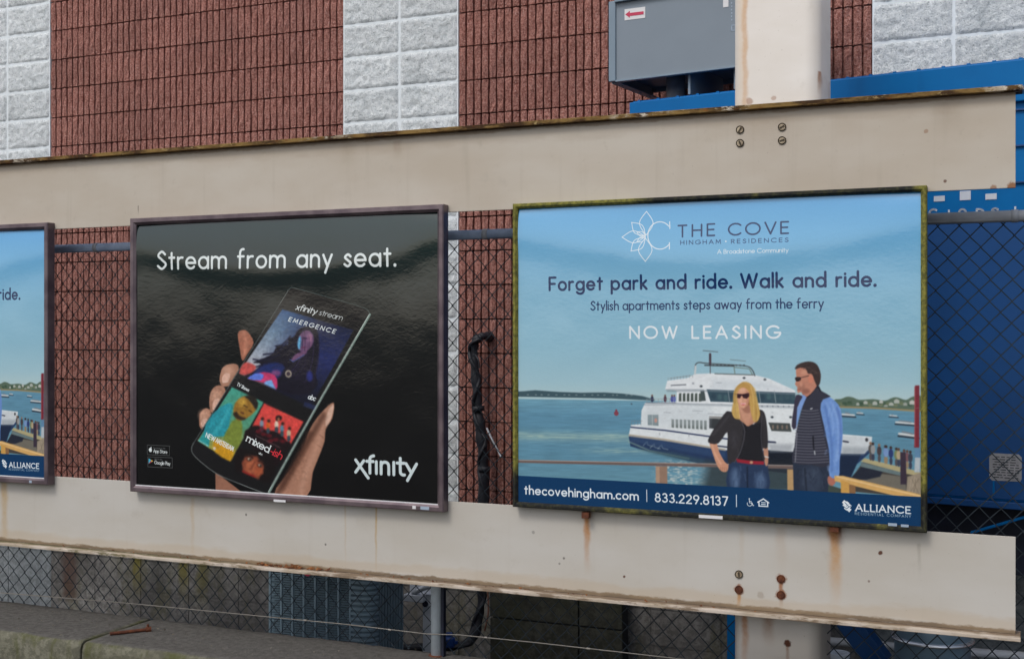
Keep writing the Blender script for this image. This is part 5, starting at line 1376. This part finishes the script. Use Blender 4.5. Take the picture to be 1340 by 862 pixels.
# rusty pin on the ledge
pa, pb = P(144, 831.5, 4.30), P(197, 822.5, 4.44)
zt = EYE - 1.41 + .010
pa.z = zt; pb.z = zt
pin = MB().tube([pa, pa.lerp(pb, .93), pb], [.0075, .0075, .0085], 10)
d = (pb - pa).normalized()
pin.tube([pb - d * .022, pb + d * .002], .013, 8)
pin.tube([pb - d * .012 + Vector((0, 0, .006)), pb - d * .012 + Vector((0, 0, .024))], .006, 6)
po = pin.build('rusty_pin', M['bolt_rust']); tag(po, 'short rusty steel pin lying on the concrete ledge', 'pin')

# ------------------------------------------------------------------ condenser behind the fence
ax0, ax1 = X(345, 5.30), X(487, 5.30)
ay0, ay1 = CAMY + 5.30, CAMY + 5.66
az0, az1 = 0.06, EYE - 1.10
ac = empty('air_conditioner', ((ax0 + ax1) / 2, (ay0 + ay1) / 2, 0)); tag(ac, 'blue-grey louvred air conditioning condenser behind the fence', 'air conditioner')
al = ac.location.copy()
hw, hd = (ax1 - ax0) / 2, (ay1 - ay0) / 2
MB().prism(rr(hw - .02, hd - .02, .06, 5), 'z', az0, az1 - .03).build('coil', M['ac_dark'], ac)
MB().prism(rr(hw + .004, hd + .004, .07, 6), 'z', az1 - .032, az1).build('lid', M['ac'], ac, bevel=.004)
MB().prism(rr(hw + .002, hd + .002, .07, 6), 'z', 0.0, az0).build('base_pan', M['ac'], ac)
lv = MB()
nlo = 7; span = 2 * hw - .17
for cidx in range(nlo):                           # front grille: columns of short louvres
    xa = -hw + .045 + span * cidx / nlo; xb = xa + span / nlo * .80
    zz = az0 + .02
    while zz < az1 - .045:
        lv.add([(xa, -hd - .004, zz), (xb, -hd - .004, zz), (xb, -hd + .010, zz + .0055), (xa, -hd + .010, zz + .0055), (xa, -hd + .012, zz - .001), (xb, -hd + .012, zz - .001)], [(0, 1, 2, 3), (0, 4, 5, 1), (1, 5, 2), (0, 3, 4)])
        zz += .0125
for s in range(nlo + 1):
    xa = -hw + .036 + span * s / nlo
    lv.box((xa, -hd - .006, az0 + .004), (xa + .012, -hd + .012, az1 - .034))
lo_ = lv.build('front_louvre', M['ac'], ac); lo_['kind'] = 'stuff'
cl = MB()
zz = az0 + .015
outl = rr(hw + .001, hd + .001, .07, 6); inn = rr(hw - .016, hd - .016, .055, 6)
n4 = len(outl)
while zz < az1 - .05:                             # wrap-round corner louvres and side louvres
    for rng in (range(21, 28), range(14, 21)):
        rg = list(rng)[:-1]
        for q in rg:
            a, b = outl[q], outl[q + 1]; c_, d_ = inn[q], inn[q + 1]
            cl.add([(a[0], a[1], zz), (b[0], b[1], zz), (b[0], b[1], zz + .013), (a[0], a[1], zz + .013), (c_[0], c_[1], zz + .022), (d_[0], d_[1], zz + .022), (c_[0], c_[1], zz - .001), (d_[0], d_[1], zz - .001)], [(0, 1, 2, 3), (3, 2, 5, 4), (0, 6, 7, 1)])
    cl.box((hw - .072, -hd - .003, zz), (hw - .068, -hd + .012, zz + .015))
    cl.add([(hw - .13, -hd - .005, zz), (hw - .070, -hd - .005, zz), (hw - .070, -hd - .005, zz + .013), (hw - .13, -hd - .005, zz + .013), (hw - .13, -hd + .012, zz + .022), (hw - .07, -hd + .012, zz + .022)], [(0, 1, 2, 3), (3, 2, 5, 4)])
    zz += .027
co_ = cl.build('corner_louvre', M['ac'], ac); co_['kind'] = 'stuff'
sl2 = MB()
for s in range(9):                                # upright ribs on the side coil
    yy = -hd + .08 + s * .030
    sl2.box((hw - .024, yy, az0 + .01), (hw + .001, yy + .014, az1 - .034))
so_ = sl2.build('side_rib', M['ac'], ac); so_['kind'] = 'stuff'
rgp = P(402, 746, 5.29) - al
MB().lathe([(0.030, 0.0), (0.030, -.002), (0.022, -.002), (0.022, 0.0)], 20, (rgp.x, -hd - .007, rgp.z), 'y').build('badge', M['sticker_red'], ac)

# insulated pipe down the wall
q = lambda px, py, D: P(px, py, D)
pp = smooth([(0, 0)], 1) if False else None
path = [q(641, 441, 6.40), q(637, 440, 6.34), q(628, 441, 6.30), q(621, 450, 6.30), q(621, 475, 6.30), q(624, 510, 6.30), q(627, 545, 6.30), q(631, 580, 6.30), q(633, 610, 6.30), q(633, 650, 6.30), q(632, 700, 6.30), q(631, 760, 6.28), q(628, 800, 6.26), q(620, 832, 6.22), q(600, 844, 6.15), q(545, 848, 6.05), q(505, 846, 5.97)]
pipe = empty('pipe', tuple(q(633, 650, 6.30))); tag(pipe, 'black insulated pipe bending out of the red wall and running down behind the fence', 'pipe')
pl = pipe.location.copy()
def spline3(pts, n=5):
    out = []
    for i in range(len(pts) - 1):
        p0, p1, p2, p3 = pts[max(0, i - 1)], pts[i], pts[i + 1], pts[min(len(pts) - 1, i + 2)]
        for k in range(n):
            t = k / n
            out.append(0.5 * ((2 * p1) + (-p0 + p2) * t + (2 * p0 - 5 * p1 + 4 * p2 - p3) * t * t + (-p0 + 3 * p1 - 3 * p2 + p3) * t ** 3))
    return out + [pts[-1]]
sp_ = [p - pl for p in spline3(path)]
rad = [0.025 + 0.006 * (1 if 30 < i < 56 else 0) + 0.0035 * math.sin(i * 1.7) + 0.003 * math.sin(i * .61) for i in range(len(sp_))]
MB().tube(sp_, rad, 12).build('insulation', M['black'], pipe, smooth=True)
st2 = []
for i in range(8, len(sp_) - 8):
    st2.append(sp_[i] + Vector((math.cos(i * .55) * .026, -abs(math.sin(i * .55)) * .026 - .004, 0)))
MB().tube(st2, .012, 8).build('cable', M['black'], pipe, smooth=True)
for k_, i in enumerate((18, 33, 47)):
    a_ = sp_[i] + Vector((.02, -.03, 0)); MB().tube(spline3([a_, a_ + Vector((.03, -.02, -.03)), a_ + Vector((.035, -.02, -.08))]), [.006] * 10 + [.004], 6).build('tape_end', M['black'], pipe, smooth=True)
for i in (28, 40, 52):
    MB().tube([sp_[i], sp_[i + 1]], .036, 12).build('tape', M['black'], pipe, smooth=True)
MB().tube([p - pl for p in spline3([q(637, 560, 6.26), q(644, 575, 6.24), q(651, 588, 6.24), q(656, 598, 6.22)])], .006, 6).build('loose_wire', M['rail_grey'], pipe, smooth=True)
MB().tube([p - pl for p in spline3([q(638, 770, 6.2), q(639, 800, 6.2), q(634, 825, 6.2)])], .005, 6).build('copper_wire', M['copper'], pipe, smooth=True)
# blue valve on the pipe run
vp = q(588, 839, 6.0)
v = MB().lathe([(0.001, -.03), (.028, -.03), (.034, -.02), (.034, .02), (.02, .03), (.02, .05), (.001, .05)], 16)
v.box((-.05, -.008, -.008), (.05, .008, .008))
vo = v.build('valve', M['blue_valve'], smooth=False); vo.location = vp; tag(vo, 'small blue valve low beside the fence post', 'valve')

# white bracketed meter stand behind the fence post
st = empty('conduit_stand', tuple(Vector((X(558, 6.0), CAMY + 6.0, 0)))); tag(st, 'white metal conduit stand with a shelf, left of the fence post', 'conduit')
s0 = st.location.copy()
def bq(px0, py0, px1, py1, D, dep, name, mat, bev=.003):
    a, b = P(px0, py1, D) - s0, P(px1, py0, D) - s0
    return MB().box((a.x, 0 - 0 + (CAMY + D - s0.y), a.z), (b.x, (CAMY + D - s0.y) + dep, b.z)).build(name, mat, st, bevel=bev)
bq(553, 778, 568, 862, 6.0, .09, 'upright', M['white_metal'])
bq(528, 779.5, 553, 786, 5.96, .14, 'shelf', M['white_metal'])
bq(536, 752, 568, 777, 6.04, .05, 'box', M['white_metal'])
MB().tube([P(540, 776, 5.98) - s0, P(556, 768, 5.98) - s0, P(570, 764, 5.98) - s0], .016, 10).build('conduit', M['white_metal'], st, smooth=True)
MB().lathe([(0.001, -.004), (.018, -.004), (.018, .0)], 14, tuple(P(556.5, 789.5, 5.99) - s0), 'y').build('knockout', M['navy_post'], st)

# ------------------------------------------------------------------ blue compactor container
CROT = 8.6
cfl = P(825, 431, 5.75)                            # left front corner
cont = empty('waste_container', (cfl.x, cfl.y, 0), -R(CROT)); tag(cont, 'big blue steel waste container with white lettering behind the fence', 'container')
def clocal(p):
    d = Vector(p) - cont.location
    a = R(CROT)
    return Vector((d.x * math.cos(a) - d.y * math.sin(a), d.x * math.sin(a) + d.y * math.cos(a), d.z))
def onface(px, py, off=0.0):
    """where the view ray through a photograph pixel meets the container's front plane"""
    o = Vector(cam.location); d = P(px, py, 5.0) - o
    lo = clocal(o); ld = clocal(o + d) - lo
    t = (off - lo.y) / ld.y
    return lo + ld * t
zt_ = onface(825, 135).z; zb_ = onface(1300, 655).z
L_ = 3.4
pts_top = onface(825, 150).z
z_band = onface(1337, 133).z
MB().box((0, 0.012, zb_), (L_, 0.50, zt_ - .02)).build('body', M['blue'], cont, bevel=.004)
MB().box((0, -0.014, z_band), (L_, 0.10, zt_)).build('top_rail', M['blue_top'], cont, bevel=.005)
sw = MB()
for i in range(30): sw.box((0.04 + i * .105, 0.0, zt_ + .0005), (0.055 + i * .105, .012, zt_ + .010))
sw.box((0, .03, zt_ + .0006), (L_, .042, zt_ + .012))
sw.build('weld_tab', M['blue_top'], cont)
# horizontal corrugation ribs below the rail
for py in (143, 190, 238):
    zz = onface(1337, py).z
    MB().box((0.004, 0.0, zz - .0035), (L_ - .004, 0.0115, zz + .0035)).build('seam', M['blue_low'], cont)
zs = onface(1290, 278).z
MB().box((0.004, 0.002, zb_ + .01), (L_ - .004, 0.011, zs - .04)).build('lower_shade_panel', M['blue_low'], cont, bevel=.002)  # darker blue stands in for shade on the lower face
MB().box((-.002, -0.01, zb_ - .03), (L_, 0.03, zb_ - .0005)).build('bottom_rail', M['blue_low'], cont, bevel=.003)
for (a, b, c_, d_) in ((1222, 256, 1236.3, 264), (1256, 249.5, 1270.3, 262.3), (1289.5, 253, 1304.3, 261.5)):
    p, q_ = onface(a, d_, .010), onface(c_, b, .010)
    MB().box((p.x, .0095, p.z), (q_.x, .0115, q_.z)).build('white_square', M['letter'], cont)
def flat_text(txt, p0, p1, cap, wgt, name, mat, par, y, conv, th=.0015):
    a, b = conv(*p0), conv(*p1)
    adv = 0; m = MB(); pos = []
    for ch in txt: pos.append(adv); adv += FONT[ch][0] + .45
    k = (b.x - a.x) / (adv - .45)
    for ch, x0 in zip(txt, pos):
        for stq in FONT[ch][1]:
            pts = [(a.x + (x0 + x) * k, a.z + (b.z - a.z) * ((x0 + x) / adv) + yy * cap) for x, yy in stq]
            for (x1, z1), (x2, z2) in zip(pts, pts[1:]):
                dx, dz = x2 - x1, z2 - z1; ln = math.hypot(dx, dz) or 1e-6
                ex, ez = dx / ln * wgt * .3, dz / ln * wgt * .3; nx_, nz_ = -dz / ln * wgt / 2, dx / ln * wgt / 2
                m.prism([(x1 - ex - nx_, z1 - ez - nz_), (x2 + ex - nx_, z2 + ez - nz_), (x2 + ex + nx_, z2 + ez + nz_), (x1 - ex + nx_, z1 - ez + nz_)], 'y', y, y + th)
    return m.build(name, mat, par)
cap_ = onface(1260, 273.5).z - onface(1260, 283).z
for ch, px, py in (('C', 1216.5, 274), ('I', 1240.5, 274.5), ('O', 1255, 274), ('D', 1278.3, 274), ('S', 1297.5, 273), ('I', 1327.3, 270)):
    wch = FONT[ch][0]
    flat_text(ch, (px, py + 9.5), (px + (9 if wch else .1), py + 9.5), cap_, .0085, 'letter', M['letter'], cont, .0095, lambda a, b: onface(a, b, .010)) if wch else MB().box(onface(px, py + 9, .0095), (onface(px + 2.4, py, .0095) + Vector((0, .002, 0)))).build('letter', M['letter'], cont)
# placard
p, q_ = onface(1294.5, 628, .0), onface(1337, 594.5, .0)
pk = MB().prism([(p.x + .012, p.z), (q_.x - .006, p.z + .002), (q_.x, p.z + .014), (q_.x, q_.z - .012), (q_.x - .012, q_.z), (p.x + .010, q_.z), (p.x, q_.z - .010), (p.x, p.z + .012)], 'y', -.0005, .0018).build('placard', simple('worn_grey_placard', (0.36, 0.36, 0.38), .6, .15, 30, .1), cont)
pt = MB()
for i in range(9):
    zz = q_.z - .014 - i * (q_.z - p.z - .024) / 8.5
    rr_ = random.Random(i)
    xa = p.x + .012 + rr_.uniform(0, .01)
    while xa < q_.x - .02:
        w_ = rr_.uniform(.008, .026); pt.box((xa, -.0012, zz - .0022), (min(xa + w_, q_.x - .01), -.0006, zz + .0012)); xa += w_ + .006
pt.build('placard_print', M['ac_dark'], pk)
MB().box(onface(1299, 648, .0) , onface(1301.5, 629, .0) + Vector((0, .002, 0))).build('paint_drip', M['blue_top'], cont)
# legs, brace and dark underside
def bar(a, b, w, name, mat, par, d=.05):
    a, b = Vector(a), Vector(b); dx, dz = b.x - a.x, b.z - a.z; ln = math.hypot(dx, dz); nx_, nz_ = -dz / ln * w / 2, dx / ln * w / 2
    return MB().prism([(a.x - nx_, a.z - nz_), (b.x - nx_, b.z - nz_), (b.x + nx_, b.z + nz_), (a.x + nx_, a.z + nz_)], 'y', a.y, a.y + d).build(name, mat, par, bevel=.003)
lx = onface(951, 800, .05).x
MB().box((lx, .05, 0.0), (lx + .10, .15, zb_ - .031)).build('leg', M['blue'], cont, bevel=.004)
MB().box((L_ - .12, .05, 0.0), (L_ - .02, .15, zb_ - .031)).build('leg', M['blue'], cont, bevel=.004)
bar(onface(1082, 778, .03), onface(1150, 870, .03), .105, 'brace', M['blue_low'], cont, .08)
bar(onface(1270, 697, .02), onface(1380, 665, .02), .012, 'brace', M['blue'], cont, .02)
ub = onface(1213, 700, 0.22)
MB().box((0.02, 0.16, zb_ - .34), (L_ - .02, 0.48, zb_ - .005)).build('underframe', M['navy_post'], cont)

# ------------------------------------------------------------------ grey hopper above the container
hf = P(797, 431, 5.80)
hop = empty('hopper', (hf.x, hf.y, EYE + 1.27), -R(CROT)); tag(hop, 'blue-grey steel hopper with a red arrow sticker above the container', 'hopper')
def hl(px, py, off=0.0):
    a = R(CROT)
    def loc(v):
        d = Vector(v) - hop.location
        return Vector((d.x * math.cos(a) - d.y * math.sin(a), d.x * math.sin(a) + d.y * math.cos(a), d.z))
    o = Vector(cam.location); d = P(px, py, 5.0) - o
    lo = loc(o); ld = loc(o + d) - lo
    t = (off - lo.y) / ld.y
    return lo + ld * t
b0 = hl(797, 107.5).z; t0 = hl(797, 6).z; xr_ = hl(1040, 80).x; xf = hl(806, 100).x
MB().box((xf, .004, b0 + .004), (xr_, .016, t0)).build('front_panel', M['hopper'], hop)
MB().box((0, -.006, b0), (xf - .0005, .03, t0 + .012)).build('corner_post', M['hopper_edge'], hop, bevel=.003)
MB().box((xf, -.008, b0 - .006), (xr_, .02, b0 + .0035)).build('bottom_lip', M['hopper_edge'], hop, bevel=.002)
MB().box((xf, -.020, t0 + .0005), (xr_, .03, t0 + .014)).build('top_lip', M['hopper_edge'], hop, bevel=.002)
MB().box((0.002, .031, b0 + .002), (.010, .52, t0)).build('side_panel', M['hopper'], hop)
MB().box((xr_ - .01, .0165, b0 + .002), (xr_ - .002, .52, t0)).build('side_panel', M['hopper'], hop)
MB().box((0.0105, .50, b0 + .03), (xr_ - .011, .512, t0)).build('back_panel', M['hopper'], hop)
MB().box((0.0105, .0165, b0 + .055), (xr_ - .011, .499, b0 + .063)).build('floor_panel', M['ac'], hop)
MB().box((0.0, .031, b0 - .004), (.045, .515, b0 + .0015)).build('side_flange', M['ac'], hop)
for i in range(4): MB().lathe([(.001, -.006), (.007, -.006), (.007, 0)], 8, (.024, .10 + i * .11, b0 - .004)).build('rivet', M['rail_grey'], hop)
for xx in (.42, .66): 
    MB().box((xx, .04, b0 - .10), (xx + .012, .48, b0 + .054)).build('stiffener', M['hopper_edge'], hop)
MB().tube([Vector((.80, .28, b0 + .05)), Vector((.80, .28, b0 - .11))], .10, 20).build('duct', M['hopper'], hop, smooth=True)
MB().tube([Vector((.24, .3, b0 - .11)), Vector((.24, .3, b0 + .05))], .05, 14).build('duct', M['rail_grey'], hop, smooth=True)
def hbox(pts, y, name, mat, th=.0015):
    return MB().prism([(p.x, p.z) for p in pts], 'y', y, y + th).build(name, mat, hop)
sk = hbox([hl(817, 27), hl(844, 23.5), hl(844, 9), hl(817, 12.5)], .0022, 'arrow_sticker', M['sticker'])
hbox([hl(818, 19.3), hl(824, 14.5), hl(824, 17.2), hl(842, 15), hl(842, 19), hl(824, 21.3), hl(824, 23.5)], .0008, 'arrow', M['sticker_red'], .0012)
hbox([hl(946, 10), hl(953, 9), hl(953, -8), hl(946, -7)], .0022, 'small_sticker', M['sticker'])
for i in range(6):
    ck = MB()
    a = hl(957 + (i % 2) * .3, 4 + i * 4.4)
    ck.box((a.x - .003, .0026, a.z - .004), (a.x + .003, .0038, a.z + .004))
    ck.build('chalk_dot', M['chalk'], hop)
ck = MB()
a, b = hl(956.5, 41), hl(962.5, 32)
ck.box((a.x, .0026, a.z), (a.x + .005, .0038, b.z)); ck.box((a.x, .0026, a.z), (b.x, .0038, a.z + .005)); ck.box((b.x - .005, .0026, a.z), (b.x, .0038, b.z)); ck.box((a.x, .0026, b.z - .005), (b.x, .0038, b.z))
ck.build('chalk_mark', M['chalk'], hop)

# ------------------------------------------------------------------ drum and pipes low at the right
dc = P(1220, 838, 5.35)
dr = empty('steel_drum', (dc.x, dc.y, 0)); tag(dr, 'pale blue steel drum with a shiny ring, under the right end of the lower beam', 'drum')
rd = .155
ztop = Z(1220, 800, 5.35); zr = Z(1220, 845, 5.20)
MB().lathe([(.001, .0), (rd, .0), (rd, zr - .02), (rd, zr + .02), (rd * .96, ztop), (rd * .7, ztop + .03), (.001, ztop + .04)], 36).build('body', M['drum'], dr, smooth=True)
MB().lathe([(rd, zr - .009), (rd + .013, zr - .006), (rd + .016, zr), (rd + .013, zr + .006), (rd, zr + .009)], 36).build('ring', M['band'], dr, smooth=True)
wp = MB()
pi = empty('white_pipe', tuple(P(1150, 842, 5.9))); tag(pi, 'white horizontal pipe running low behind the drum', 'pipe')
pv = pi.location.copy()
MB().tube([P(1060, 836, 5.9) - pv, P(1180, 846, 5.9) - pv, P(1400, 862, 5.9) - pv], .020, 12).build('pipe_run', M['white_metal'], pi, smooth=True)
MB().tube([P(1180, 846, 5.9) - pv + Vector((0, 0, 0)), P(1183, 846.3, 5.9) - pv], .026, 12).build('coupling', M['white_metal'], pi, smooth=True)
cu = P(1097, 853, 5.3)
ca = MB().lathe([(.001, -.6), (.045, -.6), (.045, -.02), (.049, -.018), (.049, 0), (.038, 0), (.036, -.03), (.001, -.035)], 24)
co2 = ca.build('pipe_stub', M['white_metal'], smooth=False); co2.location = cu; tag(co2, 'open white pipe stub beside the column foot', 'pipe')
# dark cabinet of guessed identity, filling the dark area between pipe and column
cb = empty('dark_panelled_box', (X(730, 6.22), CAMY + 6.22, 0)); tag(cb, 'dark olive box of guessed identity, filling the dark area low behind the fence', 'panelled_box')
cq = cb.location.copy()
M['olive'] = mat_concrete('dark_olive_panel', (0.045, 0.046, 0.036), (0.085, 0.085, 0.068), 0.3, (0.04, 0.045, 0.015), 5)
x0_, x1_, xm = X(641, 6.22) - cq.x, X(814, 6.22) - cq.x, X(757, 6.22) - cq.x
zt2, zm = Z(700, 764, 6.22), Z(700, 813, 6.22)
MB().box((x0_ + .01, .02, 0), (x1_ - .01, .14, zt2 - .01)).build('box_core', M['ac_dark'], cb)
for a, b in ((x0_, xm - .004), (xm + .004, x1_)):
    MB().box((a, 0, zm + .004), (b, .0195, zt2)).build('panel', M['olive'], cb, bevel=.004)
    MB().box((a, .003, 0.02), (b, .0195, zm - .004)).build('panel', M['olive'], cb, bevel=.004)
